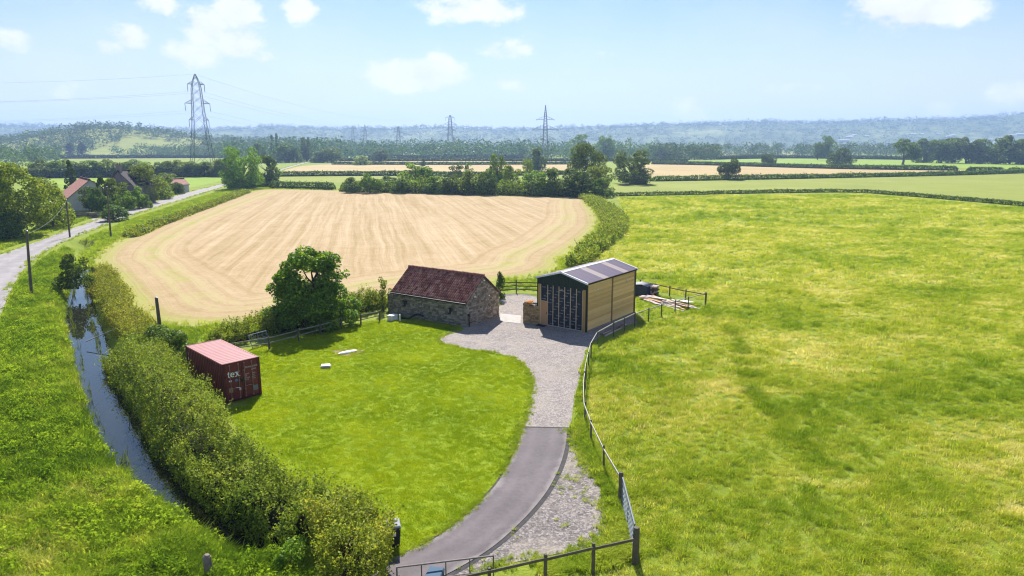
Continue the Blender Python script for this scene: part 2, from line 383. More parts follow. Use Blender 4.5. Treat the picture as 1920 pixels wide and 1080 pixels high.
def m_blade(name, stops):
    m, T, out = material(name)
    at = T.add('ShaderNodeAttribute', attribute_type='INSTANCER', attribute_name='tint').outputs['Fac']
    g = T.add('ShaderNodeNewGeometry')
    f = T.math('ADD', T.math('MULTIPLY', at, .8), T.math('MULTIPLY', g.outputs['Random Per Island'], .2))
    col = T.ramp(f, stops)
    d = T.add('ShaderNodeBsdfDiffuse'); T.l.new(col, d.inputs[0])
    tr = T.add('ShaderNodeBsdfTranslucent'); T.l.new(T.mix(1.0, col, (1.2, 1.15, .7), 'MULTIPLY'), tr.inputs[0])
    mx = T.add('ShaderNodeMixShader', ins={0: .5, 1: d.outputs[0], 2: tr.outputs[0]}); T.l.new(mx.outputs[0], out.inputs[0]); return m
M['lawnblade'] = m_blade('lawn_blade', [(0, (.18, .29, .006)), (.45, (.33, .44, .010)), (1, (.56, .61, .03))])
M['pastblade'] = m_blade('pasture_blade', [(0, (.11, .21, .012)), (.3, (.26, .37, .022)), (.6, (.47, .51, .055)), (.82, (.66, .62, .19)), (1, (.82, .76, .44))])
M['bankblade'] = m_blade('bank_blade', [(0, (.12, .22, .018)), (.35, (.27, .39, .03)), (.7, (.46, .53, .06)), (1, (.68, .63, .24))])
M['wallplant'] = m_blade('valerian', [(0, (.45, .16, .02)), (1, (.60, .32, .05))])
M['reed'] = m_blade('reed_blade', [(0, (.05, .09, .015)), (1, (.15, .18, .04))])

M['wood_dark'] = simple('weathered_timber', (.12, .10, .08), .85, .35, 5, stretch=(1, 1, 1))
M['wood_pale'] = simple('silvered_rail', (.40, .37, .335), .75, .25, 4)
M['galv'] = simple('galvanised_steel', (.55, .58, .62), .42, .15, 6, metal=.6)
M['rustgate'] = simple('dull_gate_steel', (.20, .17, .17), .55, .3, 6, metal=.3)
M['gatesteel'] = simple('blue_grey_gate', (.17, .20, .24), .6, .15, 6)
M['fence_grey'] = simple('grey_rail', (.26, .23, .19), .85, .3, 4)
M['black'] = simple('black_metal', (.015, .015, .016), .5, .3, 4)
M['white'] = simple('white_paint', (.78, .78, .78), .5, .06, 3)

# ------------------------------------------------------------------ the ditch and the ground sheet
WL = [(146, 505), (136, 545), (130, 572), (134, 610), (142, 650), (152, 700), (168, 760), (188, 810), (217, 860), (262, 908), (312, 946), (362, 972), (420, 996), (468, 1024)]
WR = [(172, 505), (168, 545), (168, 572), (176, 610), (194, 655), (220, 715), (250, 775), (290, 830), (345, 880), (395, 922), (440, 955), (480, 985), (520, 1012), (545, 1040)]
wl = resample(spline([G(x, y, -1.0) for x, y in WL], 6), 60); wr = resample(spline([G(x, y, -1.0) for x, y in WR], 6), 60)
ext = G(150, 490, -1.0); ext2 = G(160, 462, -1.0)
wc = (wl + wr) / 2
wc = np.vstack([[tuple(ext2)], [tuple(ext)], wc])
def gz(x, y):
    x = np.asarray(x, float); y = np.asarray(y, float)
    z = np.zeros_like(x)
    near = (y < 120) & (x < 5) & (x > -75)
    if near.any():
        d = dist_line(wc, x[near], y[near]) + (fbm(x[near] * .8, y[near] * .8, seed=5) - .5) * .7
        t = np.clip((d - .8) / 1.6, 0, 1); t = t * t * (3 - 2 * t)
        z[near] = -1.6 * (1 - t)
    return z
def axis(lo, a, b, hi, step, g):
    c = list(np.arange(a, b + 1e-6, step)); s = step; x = b
    while x < hi: s *= g; x += s; c.append(min(x, hi))
    s = step; x = a; L = []
    while x > lo: s *= g; x -= s; L.append(max(x, lo))
    return np.array(L[::-1] + c)
gx = axis(-6000, -62, 4, 6000, .45, 1.16); gy = axis(-600, 14, 106, 6000, .45, 1.16)
XX, YY = np.meshgrid(gx, gy); ZZ = gz(XX.ravel(), YY.ravel())
nx, ny = len(gx), len(gy); I = np.arange(nx * ny).reshape(ny, nx)
F = np.stack([I[:-1, :-1], I[:-1, 1:], I[1:, 1:], I[1:, :-1]], -1).reshape(-1, 4)
tag(obj('ground', mesh_np('ground', np.stack([XX.ravel(), YY.ravel(), ZZ], -1), F, M['ground'], True)), kind='structure')

m, T, out = material('ditch_water'); p = pos(T)
rip = T.noise(T.add('ShaderNodeMapping', ins={0: p, 3: (1, 1, 1)}).outputs[0], 1.6, 4, .55)
principled(T, out, (.016, .017, .010), .012, .62, bump=rip, bump_d=.010, bump_s=.10); M['water'] = m
Vw = np.vstack([wl + (wl - wr) * .45, wr + (wr - wl) * .45]); n = len(wl)
Vw[:, 2] = -1.0
ii = np.arange(n - 1)
tag(obj('ditch_water', mesh_np('ditch_water', Vw, np.stack([ii, ii + n, ii + n + 1, ii + 1], -1), M['water'])), kind='structure')

# ------------------------------------------------------------------ sheets laid on the ground
def sheet(name, poly, z, mat, edge=False, step=None, kind='structure'):
    """a level sheet with the outline poly (world xy); edge=True stores each vertex's distance to the outline"""
    poly = np.asarray(poly)[:, :2]
    bm = bmesh.new(); vs = [bm.verts.new((x, y, z)) for x, y in poly]
    f = bm.faces.new(vs)
    if f.normal.z < 0 or True: f.normal_update()
    if f.normal.z < 0: f.normal_flip()
    me = bpy.data.meshes.new(name); bmesh.ops.triangulate(bm, faces=bm.faces[:])
    if step:
        for _ in range(10):
            lg = [e for e in bm.edges if e.calc_length() > step]
            if not lg: break
            bmesh.ops.subdivide_edges(bm, edges=lg, cuts=1); bmesh.ops.triangulate(bm, faces=bm.faces[:])
    bm.to_mesh(me); bm.free(); me.materials.append(mat)
    if edge:
        P = np.empty(len(me.vertices) * 3, np.float32); me.vertices.foreach_get('co', P); P = P.reshape(-1, 3).astype(float)
        d = dist_line(np.vstack([poly, poly[:1]]), P[:, 0], P[:, 1])
        a = me.attributes.new('edge', 'FLOAT', 'POINT'); a.data.foreach_set('value', d.astype(np.float32))
    return tag(obj(name, me), kind=kind)
def gpoly(pts, n=6, closed=True, z=0.0): return spline([G(x, y, z) for x, y in pts], n, closed)
def strip(L, Rr, n=80):
    a = resample(spline([G(*p) for p in L], 8), n); b = resample(spline([G(*p) for p in Rr], 8), n)
    return a, b
def strip_sheet(name, a, b, z, mat):
    n = len(a); V = np.vstack([a, b]); V[:, 2] = z; i = np.arange(n - 1)
    me = mesh_np(name, V, np.stack([i, i + n, i + n + 1, i + 1], -1), mat)
    me.attributes.new('across', 'FLOAT', 'POINT').data.foreach_set('value', np.r_[np.zeros(n), np.ones(n)].astype(np.float32))
    return tag(obj(name, me), kind='structure')

STUB = gpoly([(168, 487), (185, 468), (225, 446), (300, 414), (400, 380), (470, 358), (512, 354.5), (700, 358), (900, 364), (1085, 369), (1112, 386), (1128, 408),
              (1122, 432), (1096, 458), (1062, 484), (1050, 505), (1000, 521), (930, 527), (800, 545), (640, 580), (520, 601), (420, 611), (330, 612), (270, 606), (240, 592), (222, 566), (205, 532), (182, 506)], 5)
sheet('stubble_field', STUB, .012, M['stubble'], True, 7.0)
LAWN = gpoly([(430, 778), (470, 752), (476, 700), (470, 655), (560, 632), (650, 610), (715, 600), (800, 606), (870, 616), (822, 634), (822, 641), (870, 652), (922, 660), (962, 671), (984, 687), (995, 705),
              (998, 735), (991, 770), (978, 810), (958, 858), (932, 902), (892, 945), (846, 983), (790, 1016), (730, 1036), (700, 960), (610, 915), (520, 880)], 5)
sheet('lawn', LAWN, .006, M['lawn'], step=6)
YARD = gpoly([(976, 818), (990, 772), (997, 735), (994, 706), (983, 688), (962, 672), (922, 661), (870, 653), (824, 642), (826, 632), (880, 600), (925, 580), (940, 560), (945, 552), (975, 551), (1004, 556), (1010, 575), (1040, 590), (1130, 606), (1196, 590), (1206, 600),
              (1150, 618), (1112, 640), (1098, 660), (1090, 695), (1084, 722), (1075, 762), (1070, 800), (1068, 822)], 4)
sheet('gravel_yard', YARD, .012, M['gravel'], step=4)
PATCH = gpoly([(1060, 806), (1082, 835), (1104, 872), (1124, 915), (1136, 965), (1134, 1010), (1090, 1028), (1010, 1046), (930, 1062), (880, 1080), (840, 1090), (940, 1010), (1010, 940), (1046, 875)], 5)
sheet('loose_gravel_verge', PATCH, .016, M['gravel2'], step=4)
dl, dr = strip([(980, 803), (974, 824), (960, 858), (936, 902), (898, 945), (852, 985), (800, 1020), (746, 1044), (690, 1064), (600, 1090)],
               [(1064, 805), (1060, 838), (1050, 874), (1030, 915), (1000, 955), (960, 996), (918, 1031), (868, 1062), (826, 1084), (740, 1125)], 70)
k1 = dl + (dl - dr) * .05; k2 = dr + (dr - dl) * .085
strip_sheet('tarmac_edging', k1, k2, .026, M['kerbdark'])
sv_ = (dl[0] - dl[2]); sv_ = sv_ / np.linalg.norm(sv_)
sheet('tarmac_seam', [k1[0] - sv_ * .02, k2[0] - sv_ * .02, k2[0] + sv_ * .22, k1[0] + sv_ * .22], .034, M['kerbdark'])
strip_sheet('tarmac_driveway', dl, dr, .048, M['tarmac'])
rl, rr = strip([(-330, 600), (-160, 535), (0, 478), (60, 457), (110, 438), (160, 420), (205, 405), (280, 381), (340, 364), (400, 349), (440, 339), (485, 329), (530, 316), (572, 304), (590, 300.5)],
               [(-120, 760), (-40, 650), (0, 592), (24, 537), (52, 497), (88, 470), (135, 447), (190, 425), (250, 403), (330, 378), (400, 356.5), (440, 345), (490, 332), (538, 317), (580, 304.5), (597, 300.7)], 110)
strip_sheet('country_road', rl, rr, .03, M['road'])
sheet('farm_entrance', gpoly([(172, 411), (190, 404), (215, 403), (232, 404), (212, 412), (190, 417)], 3), .02, M['road'])
sheet('concrete_threshold', [G(938, 603), G(976, 607), G(977, 592), G(938, 588)], .03, M['concrete'])
def far(name, pts, mat, z, n=3): sheet(name, gpoly(pts, n), z, mat, step=120)
far('hay_meadow', [(1145, 366), (1400, 361), (1600, 359), (1780, 370), (1960, 384), (2400, 420), (2400, 322), (1930, 322), (1800, 328), (1500, 335), (1225, 338), (1150, 350)], M['midgreen'], .02)
far('ripe_field', [(1218, 333), (1500, 329), (1760, 322), (1800, 318.5), (1560, 315), (1330, 308), (1218, 307)], M['farstubble'], .03)
far('back_pasture', [(1240, 304), (1480, 309), (1800, 315), (2100, 318), (2100, 303), (1700, 296), (1400, 291.5), (1330, 300)], M['brightgreen'], .03)
far('pale_stubble_field', [(540, 325), (830, 323), (1070, 321), (1070, 308.5), (835, 309.2), (600, 308.6)], M['farstubble'], .03)
far('pale_barley_field', [(620, 306.6), (835, 306.6), (1085, 305), (1085, 301.8), (835, 301.5), (640, 302)], M['farstubble'], .04)
far('olive_meadow', [(505, 341), (780, 341), (780, 328), (540, 330)], M['midgreen'], .03)
far('paddock', [(60, 352), (250, 354), (330, 357), (445, 331), (430, 327), (120, 329), (40, 334)], M['brightgreen'], .03)
far('far_hay_strip', [(690, 299), (790, 299), (1000, 299.5), (1000, 297.6), (790, 297), (690, 297.2)], M['farstubble'], .06)
far('far_green_strip', [(450, 296), (700, 294.5), (700, 293), (450, 294)], M['brightgreen'], .06)
far('far_pale_strip', [(1330, 290), (1560, 288.8), (1560, 287.4), (1330, 288.2)], M['farstubble'], .06)
far('distant_meadow', [(60, 300), (440, 297), (440, 293.5), (80, 295)], M['midgreen'], .05)

# ------------------------------------------------------------------ stone barn
def stones(mb, x0, x1, z0, top, place, rng, h=.16, l=.30, depth=.05):
    """rubble courses; top(x) gives the wall's height there; place(x, z, out) -> 3D point"""
    z = z0
    while z < 12:
        ch = h * rng.uniform(.75, 1.3); x = x0 - rng.uniform(0, l * .5); any_ = False
        while x < x1:
            w = l * rng.uniform(.55, 1.5); a, b = max(x, x0) + .010, min(x + w, x1) - .010; x += w
            zt = min(z + ch, min(top(a), top(b)) if b > a else 0) - .010
            if b - a < .05 or zt - z < .05: continue
            any_ = True; d = depth * rng.uniform(.5, 1.25); j = lambda s: rng.uniform(-s, s)
            q = [(a + j(.012), z + .01 + j(.01)), (b + j(.012), z + .01 + j(.01)), (b + j(.014), zt + j(.01)), (a + j(.014), zt + j(.01))]
            cx, cz = (a + b) / 2, (z + zt) / 2
            i_ = [(cx + (u - cx) * .80, cz + (v - cz) * .74) for u, v in q]
            back = [place(u, v, -.02) for u, v in q]; mid = [place(u, v, d * .55) for u, v in q]; fr = [place(u, v, d) for u, v in i_]
            k = len(mb.v); mb.v += back + mid + fr
            for r_ in (0, 4):
                for s in range(4): mb.f.append((k + r_ + s, k + r_ + (s + 1) % 4, k + r_ + 4 + (s + 1) % 4, k + r_ + 4 + s))
            mb.f.append((k + 8, k + 9, k + 10, k + 11))
        z += ch
        if not any_ and z > z0 + .5: break
def m_stone(name, a, b, c):
    m, T, out = material(name); g = T.add('ShaderNodeNewGeometry'); tc = T.add('ShaderNodeTexCoord').outputs['Object']
    n = T.noise(tc, 9, 6, .7); n2 = T.noise(tc, .7, 4, .6)
    f = T.math('ADD', T.math('MULTIPLY', g.outputs['Random Per Island'], .55), T.math('ADD', T.math('MULTIPLY', n, .3), T.math('MULTIPLY', n2, .25)))
    principled(T, out, T.ramp(f, [(.2, a), (.55, b), (.95, c)]), .92, .15, bump=n, bump_d=.02, bump_s=.7); return m
M['rubble'] = m_stone('lias_rubble', (.12, .10, .082), (.27, .232, .19), (.48, .43, .36))
M['rubble_gold'] = m_stone('golden_rubble', (.22, .14, .055), (.42, .27, .11), (.52, .42, .28))
M['mortar'] = simple('lime_mortar', (.20, .18, .155), .95, .3, 3)
def m_tile(name, a, b, c):
    m, T, out = material(name); tc = T.add('ShaderNodeTexCoord').outputs['Object']
    w = T.add('ShaderNodeTexWhiteNoise', noise_dimensions='3D')
    sn = T.add('ShaderNodeVectorMath', operation='SNAP', ins={0: tc, 1: (.32, .25, 50)}); T.l.new(sn.outputs[0], w.inputs[0])
    n = T.noise(tc, 1.1, 5, .65); n2 = T.noise(tc, 14, 4, .7)
    f = T.math('ADD', T.math('MULTIPLY', w.outputs[0], .38), T.math('ADD', T.math('MULTIPLY', n, .4), T.math('MULTIPLY', n2, .25)))
    principled(T, out, T.ramp(f, [(.25, a), (.5, b), (.8, c)]), .8, .3, bump=n2, bump_d=.01); return m
M['pantile'] = m_tile('pantile', (.10, .032, .025), (.25, .088, .068), (.46, .24, .19))
M['redtile'] = m_tile('red_tile', (.09, .032, .024), (.155, .055, .04), (.22, .10, .075))

BG, BL, BE, BA = 5.218, 8.983, 2.341, 4.327
def build_barn():
    rng = random.Random(4)
    t = empty('stone_barn', (-4.084, 60.851, 0), .988, 'low grey rubble stone barn with a dark red pantile roof beside the lawn', 'barn')
    gab = lambda x: BE - .04 + (BA - BE) * (1 - abs(x - BG / 2) / (BG / 2)) if 0 <= x <= BG else 0
    MB().box(.06, .5, .06, BL - .06, -.3, BE - .06).build('front_wall', M['mortar'], t)
    MB().box(BG - .5, BG - .06, .06, BL - .06, -.3, BE - .06).build('back_wall', M['mortar'], t)
    for y0, y1, nm in ((.06, .5, 'gable_wall'), (BL - .5, BL - .06, 'gable_wall')):
        MB().prism([(.503, -.3), (BG - .503, -.3), (BG - .503, BE + .25), (BG / 2, BA - .16), (.503, BE + .25)], 'y', y0, y1).build(nm, M['mortar'], t)
        MB().prism([(.07, BE - .055), (.5, BE - .055), (.5, BE + .24)], 'y', y0 + .003, y1 - .003).build('gable_shoulder', M['mortar'], t)
        MB().prism([(BG - .07, BE - .055), (BG - .5, BE - .055), (BG - .5, BE + .24)], 'y', y0 + .003, y1 - .003).build('gable_shoulder', M['mortar'], t)
    mb = MB(); stones(mb, 0, BL, -.05, lambda u: BE - .05, lambda u, v, o: (.06 - o, u, v), rng)
    tag(mb.build('front_stonework', M['rubble'], t), kind='stuff')
    mb = MB(); stones(mb, 0, BG, -.05, gab, lambda u, v, o: (u, .06 - o, v), rng)
    tag(mb.build('gable_stonework', M['rubble'], t), kind='stuff')
    mb = MB(); stones(mb, 0, BG, -.05, gab, lambda u, v, o: (u, BL - .06 + o, v), rng, .24, .45)
    tag(mb.build('rear_gable_stonework', M['rubble'], t), kind='stuff')
    # pantiles: rolled courses that lap one over the next
    for side in (0, 1):
        ov = .16; y0, y1 = -.10, BL + .10; nt = 38; pitch = (y1 - y0) / nt; nc = 11
        slope = math.hypot(BG / 2 + ov, (BA - BE) * (1 + ov / (BG / 2))); ux = (BG / 2 + ov) / slope; uz = (BA - BE) / (BG / 2) * ux
        V, Fq = [], []
        cols = nt * 6 + 1; yy = np.linspace(y0, y1, cols); ph = (np.arange(cols) % 6) / 6 * 2 * math.pi
        wav = .034 * np.sin(ph) + .012 * np.sin(2 * ph)
        for c in range(nc):
            s0, s1 = slope * c / nc - (.04 if c else 0), slope * (c + 1) / nc
            for s, lift in ((s0, .035), (s1 - .001, .068), (s1, .030)):
                for y, w in zip(yy, wav):
                    jig = .006 * math.sin(y * 7.3 + c * 5.1)
                    x = BG / 2 - ux * s; z = BA + .02 - uz * s + (lift + w + jig)
                    V.append((x if side == 0 else BG - x, y, z))
            b = len(V) - 3 * cols
            for r_ in (0, 1):
                for i in range(cols - 1): Fq.append((b + r_ * cols + i, b + r_ * cols + i + 1, b + (r_ + 1) * cols + i + 1, b + (r_ + 1) * cols + i))
        r = obj('roof', mesh_np('roof_tiles', V, Fq, M['pantile']), t); tag(r, kind='stuff')
        sg = 1 if side == 0 else -1; X = lambda x: x if side == 0 else BG - x
        MB().hexa([(X(BG / 2), y0 + .03, BA - .06), (X(-ov), y0 + .03, BE - .06 - .122), (X(-ov), y1 - .03, BE - .06 - .122), (X(BG / 2), y1 - .03, BA - .06),
                   (X(BG / 2), y0 + .03, BA + .0), (X(-ov), y0 + .03, BE - .122), (X(-ov), y1 - .03, BE - .122), (X(BG / 2), y1 - .03, BA + .0)]).build('roof_deck', M['wood_dark'], t)
    rt = MB(); rt.tube((BG / 2, 0, 0), (BG / 2, .43, 0), .13, .145, 10); rm = rt.mesh('ridge_tile', M['pantile'], smooth=False)
    for k in range(22): obj('ridge_tile', rm, t, (0, -.10 + k * .418, BA + .05 + .012 * (k % 3)))
    MB().tube((-.26, -.08, BE - .17), (-.26, BL + .08, BE - .17), .075, n=10).build('gutter', M['black'], t)
    MB().box(-.19, -.165, -.05, BL + .05, BE - .27, BE - .10).build('fascia_board', M['black'], t)
    # iron tie plates shaped J and P
    def plate(yc, zc):
        mb = MB(); w = .055; x0, x1 = -.075, -.03
        def bar(pts, r=w):
            for a, b in zip(pts[:-1], pts[1:]): mb.tube((-.055, yc - a[0], zc + a[1]), (-.055, yc - b[0], zc + b[1]), r, n=6)
        bar([(-.26, .24), (-.05, .24), (-.05, -.16), (-.10, -.26), (-.20, -.26), (-.26, -.18)])
        bar([(.03, -.28), (.03, .24), (.18, .24), (.25, .15), (.18, .02), (.03, .02)])
        return mb.build('tie_plate', M['black'], t)
    for px, py in ((760, 569), (845, 583)):
        best = min(((v, z) for v in np.linspace(.5, 8.6, 90) for z in np.linspace(.6, 2.2, 60)), key=lambda q: projd(t, (0, q[0], q[1]), px, py))
        plate(*best)
    for (x, z) in ((1.15, 2.62), (3.4, 2.36), (2.62, 3.92)):
        MB().box(x - .09, x + .09, -.13, -.02, z - .05, z + .05).build('wall_light', M['white'], t)
    MB().tube((.22, -.10, -.05), (.22, -.10, .98), .05).box(.12, .32, -.16, -.03, .98, 1.2).build('meter_box', M['black'], t)
    # low stub wall that carries on past the far corner
    mb = MB(); stones(mb, 0, .95, -.05, lambda u: 1.95, lambda u, v, o: (.30 - o, BL + .02 + u, v), rng)
    mb.box(.30, .8, BL + .02, BL + .95, -.2, 1.9); tag(mb.build('stub_wall', M['rubble'], t), kind='stuff')
    return t
def projpx(P):
    x, y, z = P[0], P[1], P[2] - CAM_H
    d = y * math.cos(PITCH) - z * math.sin(PITCH); u = y * math.sin(PITCH) + z * math.cos(PITCH)
    return 960 + FPX * x / d, 540 - FPX * u / d
def local(t, p):
    c, s = math.cos(t.rotation_euler.z), math.sin(t.rotation_euler.z)
    return (t.location.x + p[0] * c - p[1] * s, t.location.y + p[0] * s + p[1] * c, t.location.z + p[2])
def projd(t, p, px, py):
    a, b = projpx(local(t, p)); return (a - px) ** 2 + (b - py) ** 2
barn = build_barn()

# ------------------------------------------------------------------ timber workshop
SW, SL, SE, SA = 5.277, 9.242, 4.419, 5.122
def m_plank(name, a, b, stretch):
    m, T, out = material(name); tc = T.add('ShaderNodeTexCoord').outputs['Object']; oi = T.add('ShaderNodeObjectInfo').outputs['Random']
    v = T.add('ShaderNodeMapping', ins={0: tc, 3: stretch}).outputs[0]; ad = T.add('ShaderNodeVectorMath', operation='ADD', ins={0: v}); T.l.new(oi, ad.inputs[1])
    n = T.noise(ad.outputs[0], 5, 6, .6, .6)
    f = T.math('ADD', T.math('MULTIPLY', n, .6), T.math('MULTIPLY', oi, .4))
    principled(T, out, T.ramp(f, [(.25, a), (.75, b)]), .75, .25, bump=n, bump_d=.006); return m
M['larch'] = m_plank('larch_board', (.60, .36, .125), (.92, .62, .26), (6, .35, 6))
M['larch_post'] = m_plank('larch_post', (.34, .20, .065), (.48, .31, .11), (6, 6, .35))
M['batten'] = m_plank('pale_batten', (.48, .36, .22), (.62, .49, .32), (6, 6, .4))
M['ply'] = m_plank('plywood', (.46, .25, .12), (.56, .33, .17), (3, 3, .5))
M['brownpost'] = m_plank('brown_post', (.20, .115, .05), (.28, .17, .075), (6, 6, .4))
M['membrane'] = simple('breather_membrane', (.012, .016, .030), .55, .4, 1.5, spec=.4)
M['print'] = simple('membrane_print', (.30, .34, .40), .6, .2, 3)
M['darkgreen'] = simple('dark_green_cladding', (.010, .024, .016), .5, .25, 2, spec=.4)
M['roofpurple'] = simple('slate_purple_sheet', (.085, .062, .13), .65, .2, 10, spec=.2)
M['rooflight'] = simple('translucent_sheet', (.24, .19, .20), .6, .12, 8)
M['whitetrim'] = simple('pale_flashing', (.72, .73, .76), .45, .08, 3)
def build_shed():
    t = empty('timber_workshop', (2.313, 62.162, 0), -.643, 'new timber-clad workshop with purple sheet roof and membrane-covered front', 'workshop')
    # frame box behind the cladding
    MB().box(.10, SW - .10, .12, SL - .1, -.2, SE - .16).build('inner_shell', M['black'], t)
    MB().box(.02, SW - .02, .02, SL - .02, -.2, .06).build('plinth', M['concrete'], t)
    # right-hand side boards, two bays
    ph = .198; nb = 21
    for y0, y1 in ((.17, 4.52), (4.72, SL - .22)):
        me = MB().hexa([(SW - .11, y0, 0), (SW - .025, y0, 0), (SW - .025, y1, 0), (SW - .11, y1, 0), (SW - .11, y0, ph - .028), (SW - .085, y0, ph - .028), (SW - .085, y1, ph - .028), (SW - .11, y1, ph - .028)]).mesh('plank', M['larch'])
        for k in range(nb): obj('plank', me, t, (0, 0, .12 + k * ph))
    ms = MB().hexa([(.11, .17, 0), (.035, .17, 0), (.035, SL - .2, 0), (.11, SL - .2, 0), (.11, .17, ph - .012), (.075, .17, ph - .012), (.075, SL - .2, ph - .012), (.11, SL - .2, ph - .012)]).mesh('plank', M['larch'])
    for k in range(nb): obj('plank', ms, t, (0, 0, .12 + k * ph))
    mr = MB().box(.11, SW - .11, SL - .1, SL - .05, 0, ph - .012).mesh('plank', M['larch'])
    for k in range(nb): obj('plank', mr, t, (0, 0, .12 + k * ph))
    MB().prism([(.12, SE - .155), (SW - .12, SE - .155), (SW / 2, SA - .20)], 'y', SL - .09, SL - .04).build('rear_gable', M['darkgreen'], t)
    MB().box(SW - .12, SW - .005, 4.525, 4.715, .0, SE - .17).build('middle_post', M['brownpost'], t)
    MB().box(SW - .12, SW - .01, SL - .21, SL - .10, .0, SE - .17).build('end_post', M['brownpost'], t)
    MB().box(SW - .09, SW + .02, SL - .095, SL - .0, .0, SE - .17).build('corner_trim', M['black'], t)
    MB().box(SW - .125, SW + .012, .0, .165, .0, SE - .17).build('corner_trim', M['black'], t)
    MB().box(-.012, .10, .0, .165, .0, SE - .17).build('corner_trim', M['black'], t)
    MB().box(SW - .01, SW + .09, .0, SL, SE - .165, SE - .06).build('gutter', M['black'], t)
    MB().box(-.09, .01, .0, SL, SE - .165, SE - .06).build('gutter', M['black'], t)
    # front
    GZ = 3.80
    memb = MB().box(.38, 4.86, .075, .115, .08, GZ + .02).build('membrane', M['membrane'], t)
    rg = random.Random(9)
    pm = []
    for v in range(4):   # rows of small unreadable print on the membrane
        mb = MB(); x = 0
        while x < .46:
            w = rg.uniform(.03, .055); h = rg.uniform(.075, .095)
            mb.box(x, x + .013, -.001, .001, 0, h)
            if rg.random() < .7: mb.box(x + .0135, x + w - .012, -.001, .001, h - .017, h)
            if rg.random() < .6: mb.box(x + .0135, x + w - .012, -.001, .001, 0, .016)
            if rg.random() < .5: mb.box(x + w - .0115, x + w, -.001, .001, 0.0, h)
            x += w + .014
        pm.append(mb.mesh('print', M['print']))
    z = .2
    row = 0
    while z < GZ - .12:
        for kx in range(5):
            x = .45 + kx * .92 + (row % 4) * .23 + rg.uniform(-.05, .05)
            if x + .5 > 4.85 or (x < 1.12 and z < 2.3): continue
            obj('print', pm[rg.randrange(4)], memb, (x, .0715, z))
        z += .275; row += 1
    for x in (1.12, 1.71, 2.33, 2.94, 3.56, 4.17): MB().box(x - .032, x + .032, .03, .074, .09, GZ).build('batten', M['batten'], t)
    MB().box(4.78, 4.85, .03, .074, .09, GZ - .1).build('batten', M['batten'], t)
    MB().box(2.37, 2.90, .032, .072, 3.40, 3.45).build('noggin', M['batten'], t)
    MB().box(1.09, 4.86, .028, .076, .03, .088).build('sole_plate', M['batten'], t)
    MB().box(.105, .30, -.005, .10, .02, GZ).build('corner_post', M['larch_post'], t)
    MB().box(.305, .40, .02, .10, .02, GZ).build('door_post', M['batten'], t)
    MB().box(4.862, 5.145, -.005, .10, .02, GZ).build('corner_post', M['larch_post'], t)
    d = MB().box(.415, 1.08, .035, .072, .05, 2.2).build('door', M['ply'], t)
    MB().box(.41, 1.085, .03, .072, 2.21, 2.27).build('door_head', M['batten'], t)
    MB().box(1.0, 1.04, .0, .034, 1.05, 1.22).build('door_handle', M['black'], d)
    # ribbed gable sheet
    mb = MB(); n = 44; xs = np.linspace(.0, SW, n + 1)
    zt = lambda x: SE - .12 + (SA - SE) * (1 - abs(x - SW / 2) / (SW / 2))
    for i in range(n):
        a, b = xs[i], xs[i + 1]; o = -.03 if i % 2 else .0
        mb.hexa([(a, o, GZ), (b, o, GZ), (b, .07, GZ), (a, .07, GZ), (a, o, zt(a)), (b, o, zt(b)), (b, .07, zt(b)), (a, .07, zt(a))])
    mb.build('gable_cladding', M['darkgreen'], t)
    # roof: separate corrugated sheets, two of them rooflights
    ns = 10; y0, y1 = -.12, SL + .12; sw = (y1 - y0) / ns
    for side in (0, 1):
        for light in (0, 1):
            cols = 41; yy = np.linspace(0, sw + .03, cols); w = .016 * np.sin(yy / .077 * 2 * math.pi / 1.0)
            V = []
            for x, z in ((SW / 2, SA + .0), (SW / 2 + (SW / 2 + .10) * .5, SA - (SA - SE) * .519), (SW + .10, SE - .027)):
                for y, q in zip(yy, w): V.append((x if side else SW - x, y, z + q + .02))
            Fq = [(r_ * cols + i, r_ * cols + i + 1, (r_ + 1) * cols + i + 1, (r_ + 1) * cols + i) for r_ in (0, 1) for i in range(cols - 1)]
            me = mesh_np('roof_sheet', V, Fq, M['rooflight'] if light else M['roofpurple'])
            for k in range(ns):
                if (k in (3, 7)) == bool(light): obj('rooflight' if light else 'roof_sheet', me, t, (0, y0 + k * sw, .004 * (k % 2)))
        X = (lambda x: x) if side else (lambda x: SW - x)
        MB().hexa([(X(SW / 2), y0 + .02, SA - .10), (X(SW + .06), y0 + .02, SE - .12), (X(SW + .06), y1 - .02, SE - .12), (X(SW / 2), y1 - .02, SA - .10),
                   (X(SW / 2), y0 + .02, SA - .02), (X(SW + .06), y0 + .02, SE - .04), (X(SW + .06), y1 - .02, SE - .04), (X(SW / 2), y1 - .02, SA - .02)]).build('roof_deck', M['darkgreen'], t)
        for ya, yb in ((y0 - .05, y0 + .09), (y1 - .09, y1 + .05)):
            MB().hexa([(X(SW / 2), ya, SA - .08), (X(SW + .12), ya, SE - .13), (X(SW + .12), yb, SE - .13), (X(SW / 2), yb, SA - .08),
                       (X(SW / 2), ya, SA + .065), (X(SW + .12), ya, SE + .03), (X(SW + .12), yb, SE + .03), (X(SW / 2), yb, SA + .065)]).build('verge_trim', M['whitetrim'], t)
    MB().prism([(SW / 2 - .2, SA + .0), (SW / 2, SA + .085), (SW / 2 + .2, SA + .0), (SW / 2, SA + .06)], 'y', y0 - .06, y1 + .06).build('ridge_cap', M['whitetrim'], t)
    for y in (1.75, 7.35):
        MB().box(SW - .04, SW + .10, y - .10, y + .10, 3.55, 3.64).build('wall_light', M['white'], t)
    return t
shed = build_shed()
mt = MB().box(-.45, .45, -.3, .3, 0, .03).build('door_mat', simple('rubber_mat', (.012, .012, .013), .9, .3, 6), loc=(*local(shed, (.75, -.42, 0))[:2], .014), rz=-.643, bevel=.008)
tag(mt, 'black rubber mat on the gravel before the workshop door', 'mat')

